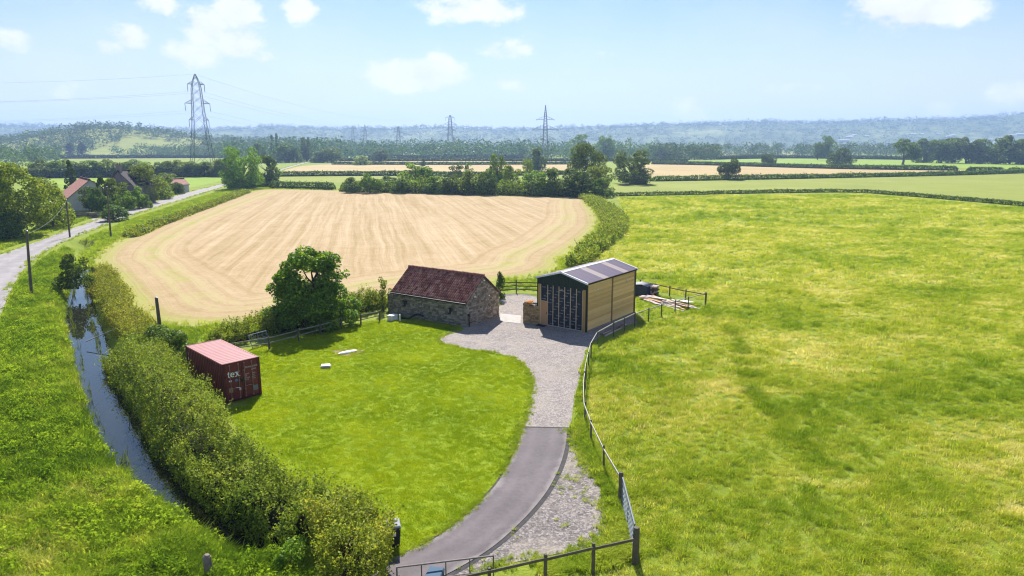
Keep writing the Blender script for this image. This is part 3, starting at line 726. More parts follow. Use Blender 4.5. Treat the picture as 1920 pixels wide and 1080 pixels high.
# ------------------------------------------------------------------ broken garden wall between barn and workshop
def build_wall():
    rng = random.Random(12); t = empty('ruined_wall', G(990, 606), R(-18), 'short ruined stone wall with a tuft of orange plants against the workshop', 'wall')
    W, D = 1.55, .62; top = lambda u: 1.95 - .25 * abs(math.sin(u * 2.1 + .4))
    MB().box(-.45, W - .5, .05, D - .05, -.1, 1.68).build('core', M['mortar'], t)
    mb = MB(); stones(mb, -.5, W - .45, -.05, top, lambda u, v, o: (u, .06 - o, v), rng, .15, .24, .06)
    tag(mb.build('front_stonework', M['rubble_gold'], t), kind='stuff')
    mb = MB(); stones(mb, 0, D, -.05, lambda u: 1.92, lambda u, v, o: (-.44 - o, u, v), rng, .15, .22, .06)
    tag(mb.build('end_stonework', M['rubble'], t), kind='stuff')
    mb = MB()
    for k in range(14):
        x, y = rng.uniform(-.42, W - .55), rng.uniform(.08, D - .1); s = rng.uniform(.09, .17); z = 1.66 + rng.uniform(0, .16)
        mb.hexa([(x - s, y - s * .8, z), (x + s, y - s * .7, z), (x + s * .9, y + s * .8, z), (x - s * .9, y + s * .8, z), (x - s * .7, y - s * .5, z + s), (x + s * .6, y - s * .5, z + s * .9), (x + s * .6, y + s * .5, z + s), (x - s * .6, y + s * .5, z + s * .8)])
    tag(mb.build('coping_stones', M['rubble'], t), kind='stuff')
    return t
ruin = build_wall()

# ------------------------------------------------------------------ shipping container
m, T, out = material('oxide_red_paint'); tc = T.add('ShaderNodeTexCoord').outputs['Object']
n_ = T.noise(tc, 1.6, 6, .65); st_ = T.noise(T.add('ShaderNodeMapping', ins={0: tc, 3: (7, 7, .8)}).outputs[0], 1.3, 6, .7); sp_ = T.noise(tc, 11, 5, .7)
c_ = T.ramp(n_, [(.3, (.115, .014, .018)), (.7, (.20, .026, .032))])
c_ = T.mix(T.math('MULTIPLY', T.math('MULTIPLY', T.math('SUBTRACT', st_, .53), 5.0, clamp=True), .55), c_, (.10, .035, .022))
c_ = T.mix(T.math('MULTIPLY', T.math('SUBTRACT', sp_, .66), 9.0, clamp=True), c_, (.25, .11, .05))
principled(T, out, c_, .5, .35, bump=n_, bump_d=.02); M['red'] = m
M['redroof'] = simple('faded_red_roof', (.36, .125, .135), .55, .12, 2.0)
M['reddark'] = simple('dark_red_frame', (.10, .014, .017), .5, .3, 3)
M['rod'] = simple('worn_rod', (.30, .17, .155), .5, .25, 8)
M['rust'] = simple('rust_wear', (.32, .20, .13), .85, .3, 10)
M['letter'] = simple('white_lettering', (.88, .87, .87), .6, .10, 6)
M['faint'] = simple('worn_lettering', (.62, .53, .53), .7, .25, 30)
M['blue'] = simple('blue_sticker', (.10, .22, .48), .5, .2, 9)
M['bluegrey'] = simple('grey_blue_wear', (.16, .17, .22), .7, .3, 9)
def text(s, size, mat, parent, loc, rot, name='lettering', sx=1.0):
    cu = bpy.data.curves.new(name, 'FONT'); cu.body = s; cu.size = size; cu.align_x = 'LEFT'
    tmp = bpy.data.objects.new('tmp', cu); COL.objects.link(tmp)
    me = bpy.data.meshes.new_from_object(tmp.evaluated_get(bpy.context.evaluated_depsgraph_get()))
    bpy.data.objects.remove(tmp); me.materials.clear(); me.materials.append(mat); me.name = name
    o = obj(name, me, parent, loc); o.rotation_euler = rot; o.scale = (sx, 1, 1); return o
def build_container():
    L, W, H = 6.058, 2.438, 2.591
    t = empty('shipping_container', (-18.19, 41.639, .06), .787, 'dark red corrugated shipping container lettered tex on the lawn edge', 'container')
    for x in (0, W - .16):
        for y, nm in ((0, 'corner_post'), (L - .16, 'corner_post')): MB().box(x, x + .16, y, y + .16, .12, H - .12).build(nm, M['reddark'], t, bevel=.01)
    for x in (0, W - .18):
        for y in (0, L - .18):
            for z in (0, H - .12): MB().box(x - .006, x + .186, y - .006, y + .186, z, z + .12).build('corner_casting', M['reddark'], t, bevel=.015)
    for x in (.02, W - .08): MB().box(x, x + .06, .19, L - .19, .02, .18).build('bottom_rail', M['reddark'], t); MB().box(x, x + .06, .19, L - .19, H - .1, H - .01).build('top_rail', M['redroof'], t)
    for y in (.02, L - .1):
        MB().box(.19, W - .19, y, y + .08, .02, .17).build('sill', M['reddark'], t); MB().box(.19, W - .19, y, y + .08, H - .11, H - .004).build('header', M['red'], t)
    def corr(n, depth):
        u = [0.0]; d = [0.0]
        for k in range(n):
            for du, dd in ((.25, 0), (.30, depth), (.70, depth), (.75, 0)): u.append((k + du) / n); d.append(dd)
        u.append(1.0); d.append(0.0); return u, d
    u, d = corr(20, .045)
    for sx, xo in ((1, .015), (-1, W - .015)):
        V = [(xo + sx * q, .17 + (L - .34) * a, z) for z in (.17, H - .09) for a, q in zip(u, d)]; c = len(u)
        obj('side_panel', mesh_np('side_panel', V, [(i, i + 1, c + i + 1, c + i) for i in range(c - 1)], M['red']), t)
    V = [(.08 + (W - .16) * a, L - .03 - q, z) for z in (.17, H - .09) for a, q in zip(u[:33], [x for x in d[:33]])]; c = 33
    obj('end_panel', mesh_np('end_panel', V, [(i, i + 1, c + i + 1, c + i) for i in range(c - 1)], M['red']), t)
    MB().box(.08, W - .08, L - .09, L - .08, .1, H - .1).build('end_liner', M['red'], t)
    u, d = corr(17, .03)
    V = [(x, .08 + (L - .16) * a, H - .035 + q) for x in (.03, W - .03) for a, q in zip(u, d)]; c = len(u)
    obj('roof_panel', mesh_np('roof_panel', V, [(i, i + 1, c + i + 1, c + i) for i in range(c - 1)], M['redroof']), t)
    MB().box(.10, W - .10, .15, L - .15, .05, .12).build('floor', M['wood_dark'], t)
    # doors
    for k, (x0, x1) in enumerate(((.165, W / 2 - .012), (W / 2 + .012, W - .165))):
        mb = MB().box(x0, x1, .03, .06, .18, H - .12)
        for z in (.30, .72, 1.14, 1.56, 1.98): mb.box(x0 + .06, x1 - .06, .008, .0295, z, z + .26)
        dr = mb.build('door', M['red'], t, bevel=.006)
        for f in ((.26, .80) if k == 0 else (.14, .62)):
            x = x0 + (x1 - x0) * f
            rd = MB().tube((x, -.022, .14), (x, -.022, H - .12), .021, n=8).build('locking_rod', M['rod'], dr)
            for z in (.16, .62, 1.3, 1.9, H - .2): MB().box(x - .045, x + .045, -.032, .007, z, z + .075).build('rod_bracket', M['rod'], dr)
            MB().tube((x, -.045, .86), (x + (.30 if f < .5 else -.28), -.045, .90), .017).build('door_handle', M['letter'] if f == .80 else M['rod'], dr)
        for z in (.35, 1.0, 1.65, 2.2): MB().box((x0 - .09 if k == 0 else x1 - .02), (x0 + .02 if k == 0 else x1 + .09), .0, .028, z, z + .13).build('hinge', M['reddark'], dr)
    MB().box(W / 2 - .11, W / 2 + .10, -.07, .0, 1.22, 1.42).build('lock_box', M['black'], t)
    rot = (math.pi / 2, 0, 0)
    # bold serif "tex", drawn stroke by stroke
    mb = MB(); D0, D1 = -.014, .004
    def q(pts): mb.prism([(.27 + a * 1.0, 1.63 + b * 1.0) for a, b in pts], 'y', D0, D1)
    q([(.05, .03), (.105, .03), (.105, .40), (.05, .34)]); q([(0, .255), (.175, .255), (.175, .30), (0, .30)]); q([(.105, .0), (.18, .0), (.185, .05), (.106, .05)])
    cx, cy = .325, .155
    ring = [(cx + .135 * math.cos(a), cy + .155 * math.sin(a)) for a in np.linspace(0, 5.6, 18)]; inn = [(cx + .068 * math.cos(a), cy + .112 * math.sin(a)) for a in np.linspace(0, 5.6, 18)]
    for i in range(17): q([ring[i], ring[i + 1], inn[i + 1], inn[i]])
    q([(cx - .10, cy - .015), (cx + .13, cy - .015), (cx + .13, cy + .03), (cx - .10, cy + .03)])
    q([(.50, .30), (.59, .30), (.785, .0), (.695, .0)])
    mb2 = [(.71, .305), (.75, .305), (.56, .0), (.515, .0)]
    mb.prism([(.27 + a, 1.63 + b) for a, b in mb2], 'y', D0 - .003, D1)
    for a, b, y in ((.47, .62, .2805), (.66, .80, .2805), (.47, .60, 0), (.66, .82, 0)): mb.prism([(.27 + a, 1.63 + y), (.27 + b, 1.63 + y), (.27 + b, 1.655 + y), (.27 + a, 1.655 + y)], 'y', D0 - .005, D1)
    tag(mb.build('lettering', M['letter'], t), 'white serif lettering tex')
    zz = -.004
    text('TEXU', .17, M['faint'], t, (1.42, zz, 2.02), rot); text('442100 8', .17, M['faint'], t, (1.79, zz, 2.02), rot, sx=.72); text('22G1', .15, M['faint'], t, (1.82, zz, 1.84), rot)
    for i, s in enumerate(('MAX.WT.', 'TARE', 'PAYLOAD', 'CU.CAP.')):
        text(s, .105, M['faint'], t, (1.36, zz, 1.60 - i * .125), rot, sx=.75)
        text(('30480KG', '2230KG', '28250KG', '33.2CUM')[i], .085, M['faint'], t, (1.86, zz, 1.60 - i * .125), rot, sx=.7)
    for i, ch in enumerate('162'):
        o = text(ch, .36, M['letter'], t, (.004, 5.72, 2.0 - i * .36), (math.pi / 2, 0, -math.pi / 2), sx=.9)
    st = lambda nm, x, z, w, h, m_: MB().box(x, x + w, -.010, .004, z, z + h).build(nm, m_, t)
    st('sticker', .34, 1.36, .17, .08, M['letter']); st('sticker', .74, 1.30, .16, .16, M['blue']); st('data_plate', .30, .62, .26, .32, M['rust']); st('worn_patch', 1.90, .42, .30, .34, M['bluegrey'])
    MB().box(.69, .705, -.0105, .004, 1.33, 1.43)
    st('sticker', .96, .66, .12, .16, M['letter'])
    return t
cont = build_container()

# ------------------------------------------------------------------ fences, gates, poles
def post_rail(name, pts, label, rails=(1.12,), post_h=1.25, gap=1.9, post=.055, rail=.05, mat_p='wood_dark', mat_r='wood_dark', z0=0.0, cat='fence', top_mat=None):
    P = np.array([tuple(p)[:2] for p in pts], float)
    t = empty(name, (P[0][0], P[0][1], 0), 0, label, cat); o = P[0]; rng = random.Random(len(label))
    pm = MB().box(-post, post, -post, post, -.3, post_h).mesh('post', M[mat_p], bevel=.01)
    for i in range(len(P) - 1):
        a, b = P[i], P[i + 1]; L = np.linalg.norm(b - a); n = max(1, round(L / gap)); ang = math.atan2(b[1] - a[1], b[0] - a[0])
        for k in range(n + (i == len(P) - 2)):
            q = a + (b - a) * k / n - o; c = obj('post', pm, t, (q[0], q[1], rng.uniform(-.08, .05)), ang); c.rotation_euler.x = rng.uniform(-.03, .03)
        for k in range(n):
            for j, h in enumerate(rails):
                qa, qb = a + (b - a) * k / n - o, a + (b - a) * (k + 1) / n - o; e = rng.uniform(-.03, .03)
                nrm = np.array([-(b - a)[1], (b - a)[0]]) / L * (post + .018); m_ = M[top_mat] if top_mat and j == 0 else M[mat_r]
                A = Vector((qa[0] + nrm[0], qa[1] + nrm[1], h + e)); B = Vector((qb[0] + nrm[0], qb[1] + nrm[1], h - e))
                d = (B - A).normalized(); up = Vector((0, 0, rail)); s = d.cross(up).normalized() * .02
                MB().hexa([A - up - s, A - up + s, B - up + s, B - up - s, A + up - s, A + up + s, B + up + s, B + up - s]).build('rail', m_, t)
    return t
def gate(name, a, b, label, h=1.15, bars=5, mat='galv', cat='gate', z0=.18, stiles=3):
    a, b = Vector(a), Vector(b); L = (b - a).length; t = empty(name, a, math.atan2(b.y - a.y, b.x - a.x), label, cat); z0 = z0
    MB().tube((0, 0, z0 + h), (L, 0, z0 + h), .035).build('top_bar', M[mat], t)
    for k in range(bars - 1):
        z = z0 + h * (k / (bars - 1)) ** 1.15; MB().tube((.03, 0, z), (L - .03, 0, z), .021).build('bar', M[mat], t)
    for k in range(stiles + 1):
        x = .02 + (L - .04) * k / stiles; MB().tube((x, 0, z0 - .12), (x, 0, z0 + h - .035), .03 if k in (0, stiles) else .022).build('stile', M[mat], t)
    return t
fa = [G(1162, 935), G(1132, 880), G(1108, 827), G(1096, 790), G(1095, 750), G(1099, 712), G(1108, 672), G(1120, 650), G(1150, 631), G(1190, 612), G(1240, 594), G(1290, 580), G(1322, 571)]
post_rail('paddock_fence', fa, 'post and rail fence with silvered top rail curving along the pasture', (1.16,), 1.28, 2.6, post=.045, top_mat='wood_pale', rail=.045)
post_rail('corner_fence', [G(1323, 571.5), G(1285, 565), G(1255, 558), G(1228, 551), G(1200, 546)], 'dark post and rail fence behind the timber scrap pile', (1.12,), 1.28, 2.4, rail=.05)
gate('field_gate', G(1166, 948), G(1188, 1042), 'blue-grey galvanised field gate at the pasture edge', 1.2, 7, 'gatesteel', stiles=2)
def stout(name, p, h, label, r=.11):
    t = MB(); pts = [(0, 0, -.3), (.01, 0, h * .5), (0, .01, h - .03), (0, .01, h)]; t.path(pts, [r * 1.05, r, r * .97, r * .8], 9)
    return tag(t.build(name, M['wood_dark'], None, p), label, 'post')
stout('gate_post', G(1163, 940), 1.45, 'stout dark gate post at the top end of the field gate')
stout('gate_post', G(1191, 1056), 1.55, 'stout dark gate post where gate and roadside rail meet', .13)
post_rail('roadside_fence', [G(1188, 1058), G(1112, 1076), G(1022, 1096), G(918, 1122), G(790, 1150)], 'dark roadside post and rail fence below the gravel verge', (1.12,), 1.3, 2.2, rail=.055)
gate('drive_gate', G(926, 1112) + Vector((0, .35, 0)), G(742, 1136) + Vector((0, .35, 0)), 'open grey metal gate across the drive foot', 1.12, 3, 'rustgate', stiles=4)
post_rail('lawn_fence', [G(420, 668), G(505, 655), G(560, 640), G(640, 618), G(712, 602)], 'weathered rail fence along the lawn hedge', (.92, .5), 1.05, 2.6, mat_r='fence_grey', rail=.04)
post_rail('yard_fence', [G(936, 551), G(968, 549), G(1012, 551)], 'three-rail dark fence closing the back of the yard', (1.2, .8, .4), 1.4, 2.2, rail=.06)
hur = gate('metal_hurdle', G(474, 655), G(508, 645), 'galvanised sheep hurdle propped against the lawn hedge', 1.0, 6, 'gatesteel', stiles=4); hur.rotation_euler.x = R(-24)

def pole(px, base, top, label, lean=0.0, r=.14, arm=False, py_z=0.0, group='wooden poles along the lane'):
    b = G(px, base); tp = GY(px + lean, top, b.y)
    t = empty('utility_pole', b, 0, label, 'pole', group); h = tp.z; dx = tp.x - b.x
    MB().path([(0, 0, -.6), (dx * .5, 0, h * .5), (dx, 0, h)], [r * 1.15, r, r * .8], 10).build('shaft', M['wood_dark'], t)
    MB().tube((dx, 0, h), (dx, 0, h + .07), r * .85, r * .3, 10).build('cap', M['galv'], t)
    if arm:
        MB().box(dx - .7, dx + .7, -.05, .05, h - .55, h - .43).build('crossarm', M['wood_dark'], t)
        for x in (-.6, 0, .6): MB().tube((dx + x, 0, h - .43), (dx + x, 0, h - .28), .05, .035).build('insulator', M['white'], t)
    return t, Vector((b.x + dx, b.y, h))
pA = pole(59, 556, 433, 'dark wooden pole on the verge where the lane bends', -9)
pB = pole(304, 648, 558, 'bare wooden pole rising from the hedge behind the container', -11, .15)
pC = pole(208, 446, 350, 'tall wooden pole at the field edge opposite the farm entrance', -8, arm=True)
pD = pole(131, 445, 375, 'wooden pole beside the lane below the white farm building', -7)
pE = pole(18, 425, 366, 'wooden pole at the foot of the broad roadside trees', -5, arm=True)
pF = pole(331, 357, 318, 'thin wooden pole beside the red-roofed outbuilding', -4, .12)
M['wire'] = simple('dull_wire', (.42, .44, .48), .5, .1, 2)
def wire(name, a, b, sag, r, label, group=None, n=22):
    pts = [Vector(a).lerp(Vector(b), k / n) - Vector((0, 0, sag * 4 * (k / n) * (1 - k / n))) for k in range(n + 1)]
    cu = MB(); cu.path(pts, [r] * (n + 1), 4); o = cu.build(name, M['wire']); return tag(o, label, 'cable', group)
wire('telephone_wire', pA[1] - Vector((0, 0, .3)), pD[1] - Vector((0, 0, .2)), .8, .009, 'thin telephone wire between the two lane poles')
wire('telephone_wire', pC[1] - Vector((0, 0, .3)), pE[1] - Vector((0, 0, .3)), 1.0, .009, 'thin wire crossing the lane to the roadside trees')
wire('telephone_wire', pC[1] - Vector((0, 0, .3)), pF[1] - Vector((0, 0, .3)), 1.0, .009, 'thin wire from the field-edge pole to the outbuilding')

# ------------------------------------------------------------------ small things about the yard
def bin_(p, rz, label, body=(.02, .024, .03), lid=(.30, .32, .35)):
    t = empty('wheelie_bin', p, rz, label, 'bin'); mb_ = simple('bin_plastic', body, .45, .2, 3); ml = simple('bin_lid', lid, .8, .1, 3, spec=.1)
    MB().hexa([(-.22, -.25, .06), (.22, -.25, .06), (.22, .22, .06), (-.22, .22, .06), (-.29, -.34, .98), (.29, -.34, .98), (.29, .30, .98), (-.29, .30, .98)]).build('body', mb_, t, bevel=.02)
    MB().hexa([(-.31, -.38, .985), (.31, -.38, .985), (.31, .33, .985), (-.31, .33, .985), (-.27, -.32, 1.07), (.27, -.32, 1.07), (.26, .31, 1.09), (-.26, .31, 1.09)]).build('lid', ml, t, bevel=.02)
    for x in (-.25, .25): MB().tube((x - .03, .24, .1), (x + .03, .24, .1), .1, n=12).build('wheel', M['black'], t)
    MB().tube((-.25, .38, .98), (.25, .38, .98), .02).build('handle', mb_, t)
    MB().box(-.09, .09, -.325, -.285, .62, .82).build('number_sticker', M['letter'], t)
    return t
bin_(G(738, 1024), R(15), 'black wheelie bin with grey lid beside the clipped hedge end')
bin_(G(816, 1122), R(-10), 'bin with pale blue lid at the foot of the drive', (.012, .014, .03), (.08, .13, .19))
def slab(name, p, sx, sy, h, rz, label, cat, mat='concrete'):
    t = empty(name, p, rz, label, cat)
    MB().box(-sx, sx, -sy, sy, -.1, h).build('frame', M[mat], t, bevel=.02); MB().box(-sx * .86, sx * .86, -sy * .86, sy * .86, h + .003, h + .05).build('cover', M['white'], t, bevel=.012); return t
slab('inspection_cover', G(611, 689), .36, .30, .16, R(12), 'square pale inspection cover standing proud on the lawn', 'drain cover')
def oval(p):
    t = empty('septic_lid', p, R(38), 'long pale oval tank lid on a bare patch of lawn', 'tank lid')
    pr = lambda sx, sy: [(sx * math.cos(a), sy * math.sin(a)) for a in np.linspace(0, 2 * math.pi, 28, endpoint=False)]
    MB().prism(pr(.80, .25), 'z', .02, .12).build('rim', M['white'], t, bevel=.01); MB().prism(pr(.68, .19), 'z', .122, .16).build('lid', M['white'], t, bevel=.01); return t
sheet('bare_earth', spline([G(652, 661) + Vector((1.25 * math.cos(a) * (1 + .2 * math.sin(3 * a)), .95 * math.sin(a) * (1 + .15 * math.cos(5 * a)), 0)) for a in np.linspace(0, 6.28, 14, endpoint=False)], 3, True), .02, simple('bare_soil', (.27, .20, .10), .95, .3, 3))
oval(G(652, 662))
t = empty('service_box', G(736, 600), .988, 'small white service box by the far barn corner', 'utility box')
MB().box(-.42, .42, -.28, .28, 0, .46).build('body', M['white'], t, bevel=.02); MB().box(-.45, .45, -.31, .31, .463, .51).build('lid', M['white'], t, bevel=.015); MB().box(-.5, .5, -.36, .36, -.05, .02).build('base', M['concrete'], t)
t = empty('marker_post', G(750, 603), 0, 'short white plastic marker post beside the service box', 'post')
MB().tube((0, 0, -.1), (0, 0, .62), .075, n=12).build('shaft', M['white'], t); MB().tube((0, 0, .62), (0, 0, .68), .085, .06, 12).build('cap', M['white'], t)
hp = spline([Vector(local(barn, q)) for q in ((-.6, 7.6, .05), (-.8, 7.0, .06), (-.7, 6.5, .06), (-.45, 6.2, .22), (-.3, 5.9, .42), (-.25, 5.5, .48), (-.2, 5.0, .40))], 5)
h_ = MB(); h_.path([tuple(q) for q in hp], [.085] * len(hp), 8); tag(h_.build('black_hose', M['black']), 'thick black hose lying along the barn front wall', 'hose')
def old_stump(p):
    t = MB(); t.path([(0, 0, -.3), (.02, 0, .5), (-.02, .02, .92), (.0, .03, 1.02)], [.17, .16, .15, .09], 9)
    return tag(t.build('old_stone_post', simple('lichened_post', (.22, .17, .15), .95, .35, 6, bump=.03), None, p), 'squat weathered post on the near ditch bank', 'post')
old_stump(G(392, 1086))
tag(MB().tube(G(160, 641, -.55), G(232, 610, .55), .045, .04, 8).build('ditch_pole', M['wood_pale']), 'thin pale pole slanting across the ditch', 'pole')
# scrap timber
M['scrap'] = simple('bleached_scrap_board', (.52, .44, .43), .85, .4, 3, island=True)
def scrap():
    rg = random.Random(21); t = empty('scrap_timber_pile', G(1248, 575), 0, 'untidy heap of bleached scrap boards inside the fence corner', 'timber pile')
    A, B = G(1205, 558), G(1305, 583); d = (B - A).normalized(); ang0 = math.atan2(d.y, d.x); c0 = G(1248, 575)
    for k in range(46):
        f = rg.random(); L = rg.uniform(1.6, 3.8); w = rg.uniform(.06, .13); side = rg.uniform(-1.1, 1.1); c = A.lerp(B, .22 + .56 * f) - c0
        m_ = M['scrap'] if rg.random() < .8 else M['ply']
        q = MB().box(-L / 2, L / 2, -w, w, 0, .035).build('board', m_, t, (c.x - d.y * side, c.y + d.x * side, .03 + max(0, .5 - abs(side) * .42) * rg.random()), ang0 + rg.gauss(0, .16))
        q.rotation_euler.y = rg.uniform(-.06, .06)
    q = MB().box(-.75, .75, -.6, .6, 0, .02).build('white_sheet', M['white'], t, (G(1284, 572) - c0) + Vector((0, 0, .42)), ang0 + .1); q.rotation_euler.x = -.12
    return t
scrap()
def planks():
    rg = random.Random(3); c0 = G(1150, 622); t = empty('plank_stack', c0, 0, 'low stack of brown planks lying beside the workshop wall', 'timber pile')
    for k in range(9):
        q = MB().box(-2.0, 2.0, -.06, .06, 0, .05).build('board', M['scrap'] if k % 2 else M['brownpost'], t, (rg.uniform(-.1, .3), rg.uniform(-.1, .5) + .1, .02 + .055 * (k // 3)), math.pi / 2 - .643 + rg.gauss(0, .05))
    return t
planks()
M['tarp'] = simple('navy_tarpaulin', (.022, .032, .07), .5, .3, 3)
def tarp():
    c0 = G(1203, 553); t = empty('covered_pallet_stack', c0, -.643, 'stack under a dark blue tarpaulin behind the workshop', 'covered stack')
    n = 14; V, Fq = [], []
    prof = [(-1.0, 0), (-.98, .5), (-.95, 1.0), (-.85, 1.25), (-.3, 1.32), (.4, 1.3), (.85, 1.22), (.95, .9), (.99, .45), (1.0, 0)]
    for i in range(n):
        for (x, z) in prof: V.append((x * 1.05 + .05 * math.sin(i * 2.3 + z * 4), -.8 + 1.6 * i / (n - 1), z + .05 * math.sin(i * 1.7 + x * 5) * (z > .2)))
    m_ = len(prof); Fq = [(i * m_ + j, i * m_ + j + 1, (i + 1) * m_ + j + 1, (i + 1) * m_ + j) for i in range(n - 1) for j in range(m_ - 1)]
    obj('tarpaulin', mesh_np('tarpaulin', V, Fq, M['tarp'], True), t); MB().box(-.98, .98, -.78, .78, 0, 1.18).build('load', M['tarp'], t); return t
tarp()
def logs():
    rg = random.Random(5); c0 = G(1224, 554); t = empty('log_stack', c0, -.643, 'small stack of cut logs at the corner of the rear fence', 'log pile')
    for r_ in range(6):
        for k in range(5):
            rr_ = rg.uniform(.085, .11); MB().tube((-.5 + k * .215 + (r_ % 2) * .1, -.45, .11 + r_ * .185), (-.5 + k * .215 + (r_ % 2) * .1, .45, .11 + r_ * .185), rr_, n=9).build('log', M['scrap'] if rg.random() < .6 else M['bark'], t)
    return t
logs()

# ------------------------------------------------------------------ the farm on the left
M['limewash'] = simple('limewashed_wall', (.50, .49, .47), .9, .15, .6)
M['greystone'] = simple('grey_house_stone', (.22, .21, .205), .92, .3, 1.5)
M['glass'] = simple('window_glass', (.05, .06, .07), .15, .2, 2, spec=.6)
def house(name, base, rz, w, l, he, ha, wall, roof, label, wins=(), chimney=False, cat='house', door=None, hip=.25):
    """gable ends at y=0 and y=l"""
    t = empty(name, base, rz, label, cat)
    MB().prism([(0, -.3), (w, -.3), (w, he), (w / 2, ha), (0, he)], 'y', 0, l).build('wall', wall, t)
    for s in (0, 1):
        X = (lambda x: x) if s else (lambda x: w - x); dz = (ha - he) / (w / 2) * hip
        n = 12; V = []; Fq = []
        cols = 40; ys = np.linspace(-hip, l + hip, cols)
        for c in range(n + 1):
            for st_ in (0, 1):
                f = c / n; lift = .20 if st_ else .12
                for j, y in enumerate(ys): V.append((X(w / 2 + (w / 2 + hip) * f), y, ha - (ha - he + dz) * f + lift + .03 * (j % 2)))
        for r_ in range(2 * n):
            for j in range(cols - 1): Fq.append((r_ * cols + j, r_ * cols + j + 1, (r_ + 1) * cols + j + 1, (r_ + 1) * cols + j))
        tag(obj('roof', mesh_np('roof', V, Fq, roof), t), kind='stuff')
        MB().hexa([(X(w / 2), -hip, ha + .0), (X(w + hip), -hip, he - dz), (X(w + hip), l + hip, he - dz), (X(w / 2), l + hip, ha + .0),
                   (X(w / 2), -hip, ha + .11), (X(w + hip), -hip, he - dz + .11), (X(w + hip), l + hip, he - dz + .11), (X(w / 2), l + hip, ha + .11)]).build('roof_board', M['wood_dark'], t)
    MB().tube((w / 2, -hip, ha + .2), (w / 2, l + hip, ha + .2), .16, n=8).build('ridge', roof, t)
    for (x, z, ww, hh) in wins:
        f = MB().box(x - ww / 2, x + ww / 2, -.06, -.002, z, z + hh).build('window', M['white'], t)
        for s in (-1, 1): MB().box(x + s * ww / 4 - ww * .19, x + s * ww / 4 + ww * .19, -.075, -.061, z + hh * .1, z + hh * .9).build('pane', M['glass'], f)
    if door: MB().box(door[0], door[0] + 1.0, -.07, -.002, 0, 2.05).build('door', M['wood_dark'], t)
    if chimney:
        c = MB().box(w / 2 - .6, w / 2 + .6, .05, .95, ha - .6, ha + 1.5).build('chimney', wall, t)
        MB().box(w / 2 - .7, w / 2 + .7, -.02, 1.02, ha + 1.5, ha + 1.68).build('chimney_cap', wall, c)
        for x in (-.3, .3): MB().tube((w / 2 + x, .5, ha + 1.68), (w / 2 + x, .5, ha + 2.2), .15, .12).build('chimney_pot', M['redtile'], c)
    return t
b0 = G(128, 396)
house('white_barn', b0, R(38), 11.0, 17, 3.0, 7.6, M['limewash'], M['redtile'], 'long farm building with limewashed gable and red tiled roof', [(7.5, 1.0, 1.2, 1.3)], cat='farm building')
b1 = G(201, 384)
house('farmhouse', b1, R(-6), 8.6, 9, 5.2, 9.2, M['greystone'], simple('slate_roof', (.055, .052, .056), .9, .2, 2, spec=.1), 'grey stone farmhouse with a steep gable and chimney', [(2.6, 4.2, 1.5, 1.4), (5.8, 4.2, 1.3, 1.3), (4.4, .9, 1.7, 1.5)], True)
b2 = G(309, 361)
house('red_outbuilding', b2, R(-30), 5.2, 6, 2.7, 4.6, M['limewash'], M['redtile'], 'small outbuilding with red tiled roof beside the lane', [], cat='outbuilding', door=(1.5, 0))
def stone_boundary():
    a, b = G(126, 411), G(196, 408); t = empty('farm_wall', a, math.atan2(b.y - a.y, b.x - a.x), 'low dark stone wall in front of the white farm building', 'wall'); L = (b - a).length
    rng = random.Random(2); MB().box(0, L, .06, .5, -.2, 1.25).build('core', M['mortar'], t)
    mb = MB(); stones(mb, 0, L, -.05, lambda u: 1.35 + .1 * math.sin(u), lambda u, v, o: (u, .06 - o, v), rng, .28, .5, .08); tag(mb.build('stonework', M['rubble'], t), kind='stuff'); return t
stone_boundary()
def van(p, rz, label, c=(.75, .76, .78)):
    t = empty('parked_car', p, rz, label, 'car', 'cars parked by the far lane'); mp = simple('car_paint', c, .3, .05, 2, spec=.5)
    MB().prism([(-2.1, .35), (2.1, .35), (2.15, .8), (1.3, .95), (.7, 1.45), (-1.5, 1.48), (-2.05, .95)], 'y', -.85, .85).build('body', mp, t, bevel=.06)
    MB().prism([(-1.45, .98), (1.12, .98), (.62, 1.38), (-1.35, 1.38)], 'y', -.865, .865).build('side_window', M['glass'], t)
    for x in (-1.3, 1.35):
        for y in (-.8, .8): MB().tube((x, y - .1, .33), (x, y + .1, .33), .33, n=14).build('wheel', M['black'], t)
    return t
van(G(521, 304.5), R(20), 'white car parked left of the far lane'); van(G(529, 304), R(25), 'second white car parked by the far lane, nearer the lane', (.6, .62, .66))
house('far_cottage', G(560, 300.6), R(-8), 9, 9, 4.5, 7.2, M['limewash'], simple('pale_roof', (.42, .40, .40), .7, .15, 1), 'pale cottage where the lane disappears into trees', [(2.5, 1, 1.4, 1.4), (6.5, 1, 1.4, 1.4)], cat='house')

